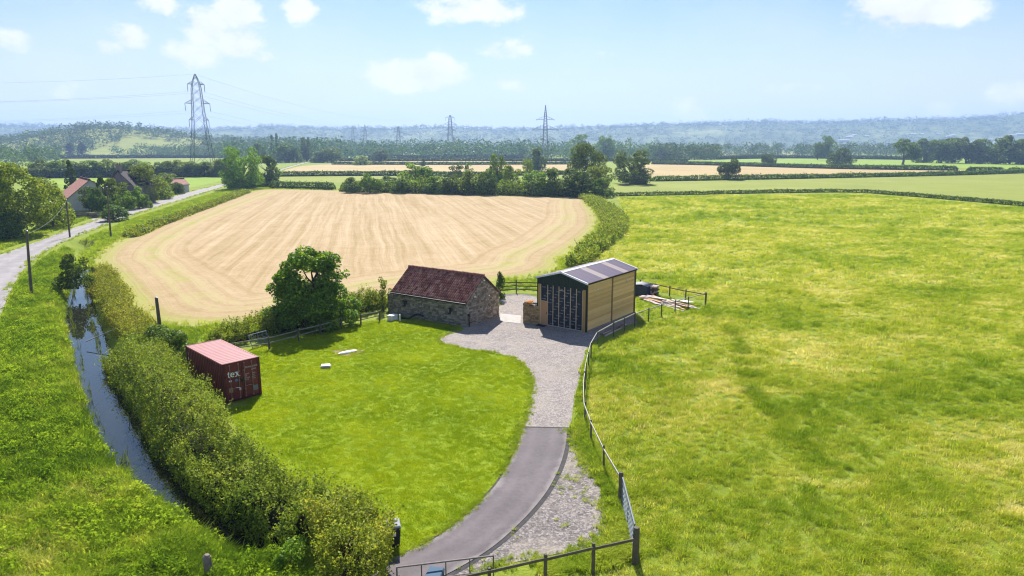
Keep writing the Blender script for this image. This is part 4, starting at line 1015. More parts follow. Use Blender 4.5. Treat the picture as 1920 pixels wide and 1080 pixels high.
# ------------------------------------------------------------------ pylons and their lines
M['lattice'] = simple('lattice_steel', (.07, .075, .095), .6, .2, 1)
def pylon(px, base, top, arms, body, label, rz=.5, r=.16, strings=True, group='lattice pylons across the plain'):
    """arms: (pixel row, half-span m); body: widths at base, waist, top"""
    b = G(px, base); H = GY(px, top, b.y).z; t = empty('pylon', b, rz, label, 'pylon', group)
    zs = [GY(px, y, b.y).z for y, s in arms]; waist = zs[-1] - (2 if strings else 4)
    def half(z):
        if z < waist: return (body[0] + (body[1] - body[0]) * (z / waist)) / 2
        if z < zs[0]: return (body[1] + (body[2] - body[1]) * ((z - waist) / (zs[0] - waist))) / 2
        return max(.12, body[2] / 2 * (1 - .9 * (z - zs[0]) / (H - zs[0])))
    lv = [0.0]
    while lv[-1] < H - .5:
        lv.append(min(H, lv[-1] + max(1.9, half(lv[-1]) * 1.7)))
    for sx in (-1, 1):
        for sy in (-1, 1):
            MB().path([(sx * half(z), sy * half(z), z) for z in lv], [r] * len(lv), 5).build('leg', M['lattice'], t)
    mb = MB()
    for a, c in zip(lv[:-1], lv[1:]):
        ha, hc = half(a), half(c)
        for f in range(4):
            cs = [(-1, -1), (1, -1), (1, 1), (-1, 1)]; p, q = cs[f], cs[(f + 1) % 4]
            mb.tube((p[0] * ha, p[1] * ha, a), (q[0] * hc, q[1] * hc, c), r * .62, n=4, cap=False); mb.tube((q[0] * ha, q[1] * ha, a), (p[0] * hc, p[1] * hc, c), r * .62, n=4, cap=False)
    mb.build('bracing', M['lattice'], t); tips = []
    for z, (y, s) in zip(zs, arms):
        for sd in (-1, 1):
            a = MB(); h = half(z)
            for sy in (-1, 1):
                a.tube((sd * h, sy * h, z), (sd * s, 0, z), r * .8, n=5); a.tube((sd * h, sy * h, z + s * .33), (sd * s, 0, z), r * .6, n=4)
                for k in (.3, .6): a.tube((sd * (h + (s - h) * k), sy * h * (1 - k), z), (sd * (h + (s - h) * k), sy * h * (1 - k), z + s * .33 * (1 - k)), r * .4, n=4)
            arm = a.build('cross_arm', M['lattice'], t); d = 5.2 if strings else 0
            if strings: MB().tube((sd * s, 0, z), (sd * s, 0, z - d), .17, n=6).build('insulator_string', M['lattice'], arm)
            else: MB().tube((sd * s, -1.5, z - .5), (sd * s, 2.0, z - .7), .28, n=6).build('insulator_string', M['lattice'], arm)
            c_, s_ = math.cos(rz), math.sin(rz); tips.append(Vector((b.x + sd * s * c_, b.y + sd * s * s_, z - d)))
    tips.append(Vector((b.x, b.y, H))); return tips
P1 = pylon(381, 316, 139, [(158, 5.6), (194, 8.3), (225, 6.6)], (15, 8.2, 5.4), 'nearest tall lattice pylon with three tiers of cross arms', .62, .19)
P2 = pylon(1022, 300, 197, [(224, 10.5), (243, 15), (261, 12.2)], (9.5, 5.2, 3.3), 'slim lattice pylon rising beyond the field-hedge trees', .15, .2, False)
P3 = pylon(845, 291, 215, [(221, 8.5), (233, 12), (245, 9.5)], (15, 7, 4), 'distant pylon in the middle above the woods', .3, .26)
P4 = pylon(748, 287.5, 236, [(241, 8.5), (249, 12), (257, 9.5)], (15, 7, 4), 'far pylon left of the middle, fainter than its neighbour', .3, .30)
P5 = pylon(686, 285.5, 233, [(239, 9), (247, 12), (255, 10)], (15, 7, 4), 'very faint far pylon, second from the left of the pale ones', .3, .32)
P6 = pylon(663, 285, 235, [(241, 9), (249, 12), (257, 10)], (15, 7, 4), 'very faint far pylon, leftmost of the pale ones', .3, .32)
for k, tp in enumerate(P1):
    nm = 'earth wire from the peak' if k == 6 else 'cable from the %s arm, %s tip,' % (('upper', 'middle', 'lower')[k // 2], ('left', 'right')[k % 2])
    wire('power_line', tp, P3[k], 20, .05, nm + ' of the nearest pylon towards the distant woods', 'power cables right of the nearest pylon', 30)
    wire('power_line', tp, Vector((-640, 470, tp.z + (2 if k > 3 else 0))), 9, .05, nm + ' of the nearest pylon out to the left', 'power cables left of the nearest pylon', 24)

# ------------------------------------------------------------------ hills
HILLX = [(-900, 236), (0, 239), (60, 236), (150, 238), (270, 242), (420, 245), (490, 241), (560, 238), (640, 242), (740, 242), (860, 240), (960, 243), (1000, 243), (1100, 240), (1200, 236), (1300, 232), (1400, 230), (1500, 230), (1600, 227), (1700, 225), (1800, 222), (1850, 214), (1920, 216), (2700, 214)]
HY = 3700.0
hx = np.array([(px - 960) / FPX * HY * 1.02 for px, _ in HILLX]); hzv = np.array([GY(960, py, HY).z for _, py in HILLX])
def ridge_z(x, y):
    top = np.interp(x, hx, hzv) - 6
    s = np.clip((y - 2250) / (HY - 2250), 0, 1); s = s * s * (3 - 2 * s); back = np.clip(1 - (y - HY) / 2500, 0, 1)
    bump = (fbm(x / 520, y / 420, seed=21) - .5) * 46 * s
    return (top * (s * .55 + .45 * s ** 2.2) + bump * (1 - s * .75)) * back - 3 * (1 - s)
ax = np.linspace(-4300, 4300, 190); ay = np.linspace(2200, 5400, 70)
AX, AY = np.meshgrid(ax, ay); AZ = ridge_z(AX.ravel(), AY.ravel()); I = np.arange(AX.size).reshape(AX.shape)
HF = np.stack([I[:-1, :-1], I[:-1, 1:], I[1:, 1:], I[1:, :-1]], -1).reshape(-1, 4)
M['hill'] = m_grass_ground('hill_pasture', [(.40, (.06, .095, .022)), (.54, (.12, .16, .04)), (.62, (.26, .29, .10))], (.40, .38, .17), .004, .012, .05, .5)
tag(obj('hills', mesh_np('hills', np.stack([AX.ravel(), AY.ravel(), AZ], -1), HF, M['hill'], True)), kind='structure')
# the wooded knoll on the left
KN = GY(185, 273, 1350)
def knoll_z(x, y):
    e = lambda cx, cy, sx, sy, h: h * np.exp(-((x - cx) / sx) ** 2 - ((y - cy) / sy) ** 2)
    return e(KN.x, 1370, 150, 190, 36) + e(KN.x + 160, 1400, 190, 200, 16) + e(KN.x - 240, 1420, 260, 220, 15) + e(-420, 1500, 160, 200, 14) - 1.2
ax = np.linspace(-1750, -150, 90); ay = np.linspace(950, 1950, 50); AX, AY = np.meshgrid(ax, ay); I = np.arange(AX.size).reshape(AX.shape)
tag(obj('wooded_knoll', mesh_np('knoll', np.stack([AX.ravel(), AY.ravel(), knoll_z(AX.ravel(), AY.ravel())], -1), np.stack([I[:-1, :-1], I[:-1, 1:], I[1:, 1:], I[1:, :-1]], -1).reshape(-1, 4), M['midgreen'], True)), kind='structure')

# ------------------------------------------------------------------ foliage
def leaf_quads(P, Nrm, size, rng, bias=.75, aspect=.7):
    n = len(P); d = rng.normal(size=(n, 3)); d /= np.linalg.norm(d, axis=1)[:, None]
    nn = Nrm * bias + d; nn /= np.linalg.norm(nn, axis=1)[:, None] + 1e-9
    a = rng.normal(size=(n, 3)); u = np.cross(nn, a); u /= np.linalg.norm(u, axis=1)[:, None] + 1e-9; v = np.cross(nn, u)
    s = (np.asarray(size) * rng.uniform(.6, 1.35, n))[:, None] * .5
    return np.stack([P - u * s, P - v * s * aspect, P + u * s * 1.1, P + v * s * aspect], 1)
def quads_mesh(name, Q, mat):
    n = len(Q); return mesh_np(name, Q.reshape(-1, 3), np.arange(4 * n).reshape(n, 4), mat)
def crown(rng, n, leaf, lobes=18, shape='round', low=.12, lr=(.13, .24), gap=.29):
    """leaf quads filling a unit crown: x, y in -.5...5, z in 0..1"""
    C = []
    while len(C) < lobes:
        z = rng.uniform(low, .93)
        if shape == 'round': e = math.sqrt(max(0, 1 - ((z - .5) / .52) ** 2)) * .40
        elif shape == 'dome': e = math.sqrt(max(0, 1 - (z / 1.02) ** 2)) * .42
        elif shape == 'tall': e = .34 * (1 - ((z - .42) / .62) ** 2) ** .7 if abs(z - .42) < .62 else 0.02
        elif shape == 'column': e = .26 * (1 - max(0, z - .7) / .4)
        else: e = .46 * (1 - z) + .02
        a = rng.uniform(0, 2 * math.pi); r = e * rng.uniform(.25, 1.0) ** .5
        C.append((r * math.cos(a), r * math.sin(a), z, rng.uniform(*lr) * (.6 if shape == 'cone' else 1) * (1.15 - .45 * z)))
    C = np.array(C); w = C[:, 3] ** 2; w /= w.sum()
    k = rng.choice(len(C), int(n * 1.5), p=w); d = rng.normal(size=(len(k), 3)); d /= np.linalg.norm(d, axis=1)[:, None]
    rad = C[k, 3] * rng.uniform(.55, 1.08, len(k)) ** .6; P = C[k, :3] + d * rad[:, None] * np.array([1, 1, .85])
    # drop the ones buried deep in other lobes, and open some holes
    dep = np.min(np.linalg.norm(P[:, None, :] - C[None, :, :3], axis=2) / C[None, :, 3], axis=1)
    hole = fbm(P[:, 0] * 5 + 9, P[:, 1] * 5, P[:, 2] * 5, seed=int(rng.integers(99)))
    keep = (dep > .45) & (hole > gap) & (P[:, 2] > low * .2); P, d = P[keep][:n], d[keep][:n]
    P[:, 2] = np.clip(P[:, 2], 0, 1.04)
    return leaf_quads(P, d, leaf, rng)
def trunk_mesh(rng, name, top=.62, r=.028, branches=6, spread=.3):
    mb = MB(); pts = [(0, 0, -.03)]; x = y = 0
    for k in range(1, 5): x += rng.uniform(-.02, .02); y += rng.uniform(-.02, .02); pts.append((x, y, top * k / 4))
    mb.path(pts, [r * 1.25, r, r * .82, r * .6, r * .3], 8)
    for b in range(branches):
        f = rng.uniform(.25, .85); i = min(3, int(f * 4)); q = Vector(pts[i]).lerp(Vector(pts[i + 1]), f * 4 - i); a = rng.uniform(0, 6.28); L = spread * rng.uniform(.6, 1.1)
        m1 = q + Vector((math.cos(a) * L * .5, math.sin(a) * L * .5, L * .35)); e = q + Vector((math.cos(a) * L, math.sin(a) * L, L * .9))
        mb.path([q, m1, e], [r * .45, r * .3, r * .12], 6)
    return mb.mesh(name, M['bark'])
rt_ = np.random.default_rng(77)
def kind(n, leaf, lobes, shape, low, lr, k, mat='leaf', tr=(.62, .028, 6, .3)):
    return [(quads_mesh('crown', crown(rt_, n, leaf, lobes, shape, low, lr), M[mat]), trunk_mesh(rt_, 'trunk', *tr)) for _ in range(k)]
KINDS = {
    'round': kind(4600, .052, 24, 'round', .20, (.14, .22), 3),
    'bush': kind(4600, .052, 22, 'dome', .05, (.15, .24), 3),
    'tall': kind(4000, .048, 28, 'tall', .10, (.11, .19), 2),
    'loose': kind(2600, .042, 24, 'tall', .12, (.08, .15), 2),
    'oak': kind(5000, .048, 24, 'round', .30, (.11, .17), 1, tr=(.60, .034, 8, .34)),
    'conifer': kind(3000, .05, 40, 'cone', .06, (.09, .17), 2, 'conifer', (.9, .018, 4, .1)),
    'column': kind(2600, .06, 26, 'column', .05, (.12, .20), 1, 'conifer', (.8, .02, 4, .1)),
    'poplar': kind(1500, .07, 20, 'column', .08, (.14, .22), 1, 'farleaf', (.85, .03, 4, .1)),
    'near': [(quads_mesh('crown', crown(rt_, 27000, .031, 72, 'dome', .05, (.09, .155), .33), M['leaf']), trunk_mesh(rt_, 'trunk', .7, .026, 14, .36))],
    'big': [(quads_mesh('crown', crown(rt_, 15000, .028, 46, 'round', .08, (.09, .17)), M['leaf']), trunk_mesh(rt_, 'trunk', .6, .026, 9, .3)) for _ in range(2)],
}
_kc = {}
def tree(px, base, top, w, knd, label, tint=(1, 1, 1), name='tree', group=None, cat='tree', dz=0.0, depth=None):
    b = G(px, base); h = GY(px, top, b.y).z; W = w * b.y / math.cos(PITCH) / FPX * 1.02
    i = _kc.get(knd, 0); _kc[knd] = i + 1; cr, tr = KINDS[knd][i % len(KINDS[knd])]
    t = empty(name, b, RNG.uniform(0, 6.28), label, cat, group)
    for me, nm in ((cr, 'crown'), (tr, 'trunk')):
        o = obj(nm, me, t); o.scale = (W, W, h) if nm == 'crown' else (W * .8 + h * .2, W * .8 + h * .2, h)
        if nm == 'crown': o.color = (*tint, 1)
    return t
ORD = ('first second third fourth fifth sixth seventh eighth ninth tenth eleventh twelfth thirteenth fourteenth fifteenth sixteenth seventeenth eighteenth nineteenth twentieth '
       'twenty-first twenty-second').split()
BR, PALE, DK, OL = (1.8, 1.65, 1.05), (1.75, 1.6, 1.5), (.72, .78, .85), (1.5, 1.25, .9)
tree(588, 612, 466, 172, 'near', 'broad leafy tree in the hedge behind the lawn', (1.2, 1.25, 1.0))
tree(719, 584, 520, 46, 'loose', 'pale feathery sapling at the left end of the stone barn', PALE)
tree(938, 560, 509, 25, 'column', 'dark columnar evergreen between barn and yard fence', (1.3, 1.3, 1))
tree(40, 442, 306, 140, 'big', 'large bright green roadside tree at the left edge', BR)
tree(-40, 446, 316, 140, 'big', 'broad tree cut by the left edge behind the lane', BR)
tree(100, 428, 352, 62, 'bush', 'rounded leafy bush right of the large roadside tree', BR)
tree(18, 450, 395, 66, 'bush', 'low dark bush under the large roadside tree', DK, cat='bush', name='bush')
tree(138, 376, 297, 40, 'conifer', 'dark pointed conifer behind the red-roofed farm building', (1, 1, 1))
tree(196, 402, 326, 42, 'conifer', 'thin-topped spruce in front of the stone farmhouse', (1.5, 1.3, 1))
tree(172, 398, 350, 44, 'round', 'small dark tree against the limewashed gable', DK)
tree(268, 380, 310, 84, 'big', 'large pale-topped garden tree right of the farmhouse', (1.5, 1.45, 1.3))
tree(240, 384, 343, 56, 'bush', 'round garden bush beside the farmhouse gable', (1.1, 1.2, 1.1), cat='bush', name='bush')
tree(298, 373, 332, 48, 'bush', 'garden bush left of the red outbuilding', OL, cat='bush', name='bush')
tree(214, 414, 384, 52, 'bush', 'dark spreading bush at the farm entrance', DK, cat='bush', name='bush')
tree(268, 390, 364, 30, 'bush', 'small shrub on the verge right of the farm entrance', (1.2, 1.3, 1), cat='bush', name='bush')
tree(186, 404, 352, 40, 'round', 'dark garden tree between the white gable and the farmhouse', DK)
tree(232, 402, 362, 46, 'round', 'leafy tree screening the foot of the farmhouse', (1.1, 1.2, .9))
tree(222, 376, 340, 46, 'round', 'tree against the farmhouse side wall', (.95, 1, .9))
tree(300, 364, 326, 60, 'bush', 'broad shrub left of the outbuilding roof', (1.3, 1.3, 1.1), cat='bush', name='bush')
tree(334, 364, 342, 24, 'bush', 'small bush at the right end of the outbuilding', DK, cat='bush', name='bush')
tree(258, 372, 326, 60, 'round', 'pale tree behind the garden hedge', PALE)
tree(92, 392, 344, 52, 'round', 'bright tree left behind the white farm building', BR)
tree(165, 378, 338, 40, 'round', 'dark tree rising behind the red roof', DK)
tree(320, 352, 326, 40, 'bush', 'pale bush behind the outbuilding', PALE, cat='bush', name='bush')
tree(222, 392, 336, 54, 'bush', 'full leafy tree in front of the farmhouse gable', (1.15, 1.2, 1))
tree(112, 412, 372, 44, 'bush', 'bush by the wall left of the white gable', BR, cat='bush', name='bush')
tree(250, 392, 350, 44, 'round', 'garden tree between farmhouse and clipped hedge', (1.3, 1.3, 1))
tree(456, 354, 272, 84, 'big', 'big broad tree at the lane side by the field corner', (1.35, 1.45, .95))
tree(502, 349, 292, 50, 'bush', 'dark bushy tree just right of the big lane tree', DK)
tree(480, 352, 318, 34, 'bush', 'bush in front of the two lane trees', BR, cat='bush', name='bush')
tree(778, 354, 303, 64, 'round', 'light ash tree standing in the far field hedge', (1.5, 1.35, 1.1))
tree(730, 357, 330, 40, 'bush', 'thick thorn bush left of the ash in the far field hedge', DK, cat='bush', name='bush')
tree(855, 343, 306, 44, 'loose', 'gappy windblown thorn tree behind the far field hedge', DK)
tree(880, 340, 303, 30, 'loose', 'small twin-topped tree right of the windblown thorn', (1, 1, 1))
tree(933, 350, 283, 42, 'tall', 'tall feathery willow in the middle of the far hedge', (1.25, 1.3, 1.15))
tree(990, 343, 292, 24, 'tall', 'narrow pale willow right of the feathery willow', PALE)
tree(1008, 320, 278, 40, 'bush', 'dark round tree at the edge of the pale field', DK)
tree(960, 360, 312, 44, 'bush', 'yellow-green arching shrub in the far hedge', OL, cat='bush', name='bush')
tree(1100, 352, 269, 78, 'big', 'large rounded tree at the far right hedge corner', (1.1, 1.15, 1.0))
tree(1184, 345, 279, 84, 'big', 'large spreading tree next to the ripe field', (.9, .95, .95))
tree(1124, 362, 309, 54, 'round', 'pale leafy tree below the large rounded tree', PALE)
tree(1078, 368, 316, 74, 'bush', 'dark dense thorn tree at the right end of the far hedge', DK)
tree(1130, 370, 334, 42, 'bush', 'lower bush stepping down at the hedge corner', (1, 1, .9), cat='bush', name='bush')
for i, (x, w, tp) in enumerate(((662, 38, 333), (694, 44, 326), (752, 36, 335), (818, 44, 330), (850, 36, 326), (884, 50, 322), (915, 40, 318), (1000, 56, 320), (1036, 50, 316))):
    tree(x, 361 + i * .7, tp, w, ('bush', 'round')[i % 3 == 1], ORD[i] + ' rounded thorn bush from the left along the far field hedge', (1.3, 1.25, 1) if i % 2 else (.95, 1, .9), name='bush', group='thorn bushes in the far field hedge', cat='bush')
tree(1366, 337, 297, 44, 'round', 'lone small dark tree on the hedge by the ripe field', DK)
tree(1440, 311, 285, 28, 'round', 'small lone tree on the back hedge', DK)
tree(1573, 311, 279, 48, 'bush', 'squat dark tree on the back hedge', DK)
tree(1552, 300, 250, 36, 'tall', 'taller tree behind the squat dark tree', (1.1, 1.1, 1.1))
tree(1533, 300, 262, 22, 'tall', 'slender tree left of the taller one', (1, 1, 1))
tree(1692, 309, 260, 56, 'oak', 'lone oak with a clear trunk on the back pasture', (1.15, 1.15, .95))
tree(1085, 299, 247, 44, 'tall', 'hazy pale poplar-like tree, left of a pair behind the hedge corner', (1.2, 1.3, 1.3))
tree(1136, 299, 249, 40, 'tall', 'hazy pale poplar-like tree, right of a pair behind the hedge corner', (1.2, 1.3, 1.3))
tree(512, 301, 253, 9, 'poplar', 'narrow dark poplar, left of two side by side')
tree(521, 301, 250, 10, 'poplar', 'narrow dark poplar, right of two side by side')
tree(575, 303, 253, 26, 'tall', 'tall dark tree above the cottage', DK)
for i, (x, w, tp) in enumerate(((535, 44, 268), (600, 40, 284), (488, 36, 270), (622, 44, 276), (556, 30, 276))):
    tree(x, 305, tp, w, 'bush', ('rounded tree left of the cottage', 'round bush right of the cottage', 'leafy tree behind the big lane tree', 'pale tree right of the tall dark tree', 'small tree beside the cottage wall')[i], (1, 1.05, 1) if i % 2 else DK)
tree(676, 309.5, 292, 32, 'bush', 'silvery domed bush on the pale field hedge', PALE, cat='bush', name='bush')
tree(715, 303, 280, 34, 'bush', 'dark round tree behind the silvery bush', DK)
tree(793, 311, 297, 12, 'bush', 'small bush standing between two pale fields', DK, cat='bush', name='bush')
for i in range(9):
    tree(1735 + i * 26 + RNG.uniform(-5, 5), 305 + i * .5, 262 - 8 * RNG.random(), 42 + 12 * RNG.random(), ('bush', 'round')[i % 2], ORD[i] + ' tree from the left in the dense line behind the back pasture', (1, 1.05, 1), group='tree line behind the back pasture')
for i in range(17):
    tree(64 + i * 23 + RNG.uniform(-6, 6), 333 - i * .12, 299 + 7 * RNG.random(), 38 + 14 * RNG.random(), ('bush', 'round', 'bush')[i % 3], ORD[i] + ' tree from the left in the dark belt beyond the paddock', (1, 1.02, .95) if i % 3 else PALE, group='belt of trees beyond the paddock')
for i, (x, w, tp) in enumerate(((106, 26, 271), (133, 24, 267), (156, 24, 267))):
    tree(x, 294.5, tp, w, 'column', ('leftmost', 'middle', 'rightmost')[i] + ' of the dark clipped conifer blocks below the wooded knoll', DK, group='dark conifer blocks')
tree(305, 664, 612, 92, 'bush', 'dark loose bush round the foot of the bare pole', (.9, .95, .8), cat='bush', name='bush')
tree(345, 690, 628, 50, 'bush', 'dark bush wedged behind the container', DK, cat='bush', name='bush')
tree(146, 540, 478, 62, 'bush', 'dark willow bush closing the far end of the water', DK, cat='bush', name='bush')

def hedge(name, C, width, height, leaf, dens, label, mat='hedgeleaf', tint=(1, 1, 1), seed=1, lump=.22, cat='hedge', base=None, zf=None, kind_=None, freq=.55, shoots=0):
    """C: centre line (world); width, height per point or constant"""
    rng = np.random.default_rng(seed); C = np.array([tuple(p)[:2] for p in C], float); m_ = len(C)
    wd = np.broadcast_to(np.asarray(width, float), m_); ht = np.broadcast_to(np.asarray(height, float), m_)
    S = spline([(c[0], c[1], 0) for c in C], 10); s_ = np.linspace(0, m_ - 1, len(S)); wS = np.interp(s_, np.arange(m_), wd); hS = np.interp(s_, np.arange(m_), ht)
    dl_ = np.r_[0, np.cumsum(np.linalg.norm(np.diff(S[:, :2], axis=0), axis=1))]; L = dl_[-1]
    n = int(L * (np.mean(wS) * .9 + 2 * np.mean(hS)) * dens)
    s = rng.uniform(0, L, n); ptop = np.mean(wS) / (np.mean(wS) + 2 * np.mean(hS)); tp_ = rng.random(n) < ptop; uu = rng.uniform(-1, 1, n); vv = rng.uniform(0, 1, n)
    px = np.where(tp_, uu, np.sign(uu) * (1 - vv ** 3.4) ** (1 / 3.4)); pz = np.where(tp_, (1 - np.abs(uu) ** 3.4) ** (1 / 3.4), vv); th = np.arctan2(pz, px)
    cx = np.interp(s, dl_, S[:, 0]); cy = np.interp(s, dl_, S[:, 1]); w = np.interp(s, dl_, wS); h = np.interp(s, dl_, hS)
    e = .5; tx = np.interp(s + e, dl_, S[:, 0]) - np.interp(s - e, dl_, S[:, 0]); ty = np.interp(s + e, dl_, S[:, 1]) - np.interp(s - e, dl_, S[:, 1]); q = np.hypot(tx, ty) + 1e-9; tx /= q; ty /= q
    endf = np.clip(np.minimum(s, L - s) / (w * .6) + .15, 0, 1) ** .5
    lumpn = 1 + lump * 2 * (fbm(s * freq, th * 1.6, seed=seed, o=4) - .5) + lump * .8 * (fbm(s * freq * 3.2, th * 4, seed=seed + 9) - .5)
    inn = 1 - rng.exponential(.09, n).clip(0, .5) + (rng.random(n) < .16) * rng.exponential(.09, n).clip(0, .3)
    ox = px * w / 2 * lumpn * inn * endf; oz = pz * h * lumpn * inn * endf
    P = np.stack([cx - ty * ox, cy + tx * ox, oz], -1)
    if leaf < .2:
        hk = fbm(P[:, 0] * 1.5, P[:, 1] * 1.5, P[:, 2] * 1.5, seed=seed + 3) > .385; P, px, pz, tx, ty = P[hk], px[hk], pz[hk], tx[hk], ty[hk]
    P[:, 2] += gz(P[:, 0], P[:, 1]) * .8 if base is None else 0
    nrm = np.stack([-ty * px, tx * px, pz], -1)
    if shoots:   # young shoots that stand out of the hedge
        k_ = rng.choice(np.where(pz > .55)[0], int(L * shoots)); dr_ = nrm[k_] * .7 + rng.normal(0, .35, (len(k_), 3)) + np.array([0, 0, .7]); dr_ /= np.linalg.norm(dr_, axis=1)[:, None]; ln_ = rng.uniform(.2, .75, len(k_))
        f_ = np.linspace(0, 1, 11); Q_ = (P[k_][:, None, :] + dr_[:, None, :] * (ln_[:, None] * f_[None, :])[..., None]).reshape(-1, 3) + rng.normal(0, .035, (len(k_) * 11, 3))
        P = np.vstack([P, Q_]); nrm = np.vstack([nrm, np.repeat(dr_, 11, 0)])
    t = empty(name, (C[0][0], C[0][1], 0), 0, label, cat); P[:, :2] -= C[0]
    o = obj('foliage', quads_mesh('foliage', leaf_quads(P, nrm, leaf, rng, .7), M[mat]), t); o.color = (*tint, 1); tag(o, kind='stuff')
    # the woody inside
    V = []; k = 9
    for i in range(len(S)):
        a = S[min(i + 1, len(S) - 1)] - S[max(i - 1, 0)]; a /= np.linalg.norm(a) + 1e-9; sc = .46 * min(1, .25 + min(dl_[i], L - dl_[i]) / max(.1, wS[i] * .6)) ** .5
        g_ = -.3
        for j in range(k):
            th_ = math.pi * j / (k - 1); x_ = math.copysign(abs(math.cos(th_)) ** .65, math.cos(th_)) * wS[i] / 2 * sc
            V.append((S[i, 0] - a[1] * x_ - C[0][0], S[i, 1] + a[0] * x_ - C[0][1], math.sin(th_) ** .6 * hS[i] * sc + g_ - .05))
    Fq = [(i * k + j, i * k + j + 1, (i + 1) * k + j + 1, (i + 1) * k + j) for i in range(len(S) - 1) for j in range(k - 1)]
    obj('stems', mesh_np('stems', V, Fq, M['twig']), t)
    return t
# the big hedge between ditch and lawn
La = resample(spline([G(x, y, -.7) for x, y in WR[4:]], 6), 11); Ra = resample(spline([G(x, y, 2.2) for x, y in ((258, 612), (300, 648), (350, 692), (400, 757), (445, 822), (520, 868), (600, 903), (680, 925))], 6), 11)
hc = La * .40 + Ra * .60; hw = np.clip(np.hypot(*(La - Ra)[:, :2].T) * .72, 1.8, 3.5)
hedge('ditch_hedge', hc, hw, [1.2, 1.5, 1.7, 2.0, 2.1, 2.1, 2.1, 2.1, 2.1, 2.05, 2.0], .095, 440, 'long overgrown hedge between the water ditch and the lawn', seed=3, lump=.32, tint=(.96, 1.06, .9), freq=.8, shoots=55)
hedge('hedge_end_thicket', [G(628, 985), G(655, 1030), G(672, 1080), G(640, 1150)], [2.4, 2.6, 2.5, 2.4], [2.2, 2.3, 2.2, 2.0], .095, 460, 'twiggy yellow-green thicket at the near end of the ditch hedge', seed=8, lump=.4, tint=(1.15, 1.05, .9), shoots=90)
hedge('ivy_mound', [G(505, 1062), G(550, 1052), G(590, 1056)], [1.6, 2.0, 1.7], [.7, .95, .9], .12, 260, 'low mound of ivy at the end of the water', seed=9, tint=(.75, 1.0, .7))
hedge('reedy_hedge', [G(182, 510), G(208, 555), G(226, 595), G(250, 626), G(288, 662)], [3.2, 2.8, 2.6, 2.6, 2.6], [.9, 1.1, 1.2, 1.3, 1.5], .11, 330, 'straw-tinted scrub along the far half of the ditch', seed=4, lump=.45, tint=(1.2, 1.1, .95), freq=.9, shoots=45)
hedge('lawn_hedge', [G(392, 652), G(440, 640), G(520, 621), G(600, 602), G(680, 584), G(722, 574)], [2.4, 2.6, 2.6, 2.4, 2.2, 1.8], [1.2, 1.5, 1.7, 1.7, 1.75, 1.5], .13, 260, 'leafy hedge behind the rail fence at the back of the lawn', seed=5, lump=.3, tint=(.95, 1, .8), shoots=35)
hedge('field_strip_hedge', [G(1092, 366), G(1118, 383), G(1146, 408), G(1150, 432), G(1124, 458), G(1096, 482), G(1076, 504)], [4, 4.8, 5.2, 4.8, 4, 3.4, 2.6], [1.0, 1.2, 1.35, 1.35, 1.3, 1.2, 1.1], .24, 75, 'olive scrub strip curving between the stubble and the pasture', seed=6, lump=.6, tint=(1.0, .92, .8), freq=.5, shoots=14)
hedge('far_field_hedge', [G(640, 358), G(760, 361), G(900, 364), G(1020, 367), G(1100, 369)], [6, 7, 7, 7.5, 6.5], [3.2, 3.4, 3.8, 4.2, 4.2], .62, 13, 'tall overgrown dark hedge along the top of the stubble field', 'leaf', (1.35, 1.25, 1), 7, .7, freq=.16)
hedge('trimmed_hedge', [G(506, 353), G(570, 354), G(628, 356)], [2.6] * 3, [2.6] * 3, .5, 16, 'low trimmed hedge at the left top of the stubble field', 'leaf', DK, 12, .15, freq=.2)
hedge('middle_hedge', [G(522, 331), G(640, 330), G(780, 330), G(880, 333)], [3] * 4, [2.6] * 4, .7, 9, 'dark clipped hedge below the pale stubble field', 'leaf', DK, 13, .15, freq=.1)
hedge('middle_hedge', [G(860, 330), G(980, 329), G(1100, 326)], [3] * 3, [2.2] * 3, .7, 9, 'short hedge behind the feathery willow', 'leaf', DK, 14, .15, freq=.1)
hedge('rush_ditch', [G(1146, 368), G(1300, 365), G(1480, 361.5), G(1600, 361), G(1690, 367), G(1800, 376), G(1920, 387), G(2150, 408)], [1.6] * 8, [1.15] * 8, .4, 22, 'thin dark line of rushes crossing the right-hand meadow', 'leaf', (.85, .85, .8), 15, .3, freq=.3)
hedge('meadow_hedge', [G(1222, 340), G(1400, 337), G(1600, 333), G(1800, 328.5), G(1990, 322)], [3] * 5, [2.2] * 5, .7, 8, 'long low hedge between meadow and ripe field', 'leaf', (.9, .95, .85), 16, .3, freq=.12)
hedge('back_hedge', [G(1222, 308), G(1330, 310), G(1560, 316.5), G(1796, 320)], [3.5] * 4, [3.0] * 4, .9, 6, 'straight clipped hedge behind the ripe field', 'leaf', DK, 17, .12, freq=.06)
hedge('back_hedge', [G(1812, 320.5), G(1850, 321), G(1884, 321.5)], [3.5] * 3, [2.6] * 3, .8, 7, 'short clipped hedge right of the field gap', 'leaf', DK, 18, .12, freq=.06)
hedge('back_hedge', [G(1888, 322), G(1920, 322.5), G(1990, 324)], [3.5] * 3, [2.6] * 3, .8, 7, 'last clipped hedge piece at the right edge', 'leaf', DK, 19, .12, freq=.06)
hedge('barley_hedge', [G(622, 308.6), G(760, 309), G(900, 309), G(1072, 308.2)], [3.5] * 4, [2.4] * 4, 1.0, 5, 'dark hedge line between the two pale fields', 'leaf', DK, 20, .15, freq=.06)
hedge('barley_hedge', [G(620, 302.3), G(760, 302), G(900, 302), G(1290, 303)], [4] * 4, [3.0] * 4, 1.2, 4, 'far hedge line above the upper pale field', 'leaf', DK, 22, .2, freq=.05)
hedge('paddock_belt_hedge', [G(30, 335), G(160, 333), G(300, 332), G(436, 330)], [7] * 4, [4.5] * 4, .9, 7, 'thick dark hedge at the foot of the belt beyond the paddock', 'leaf', DK, 23, .4, freq=.08)
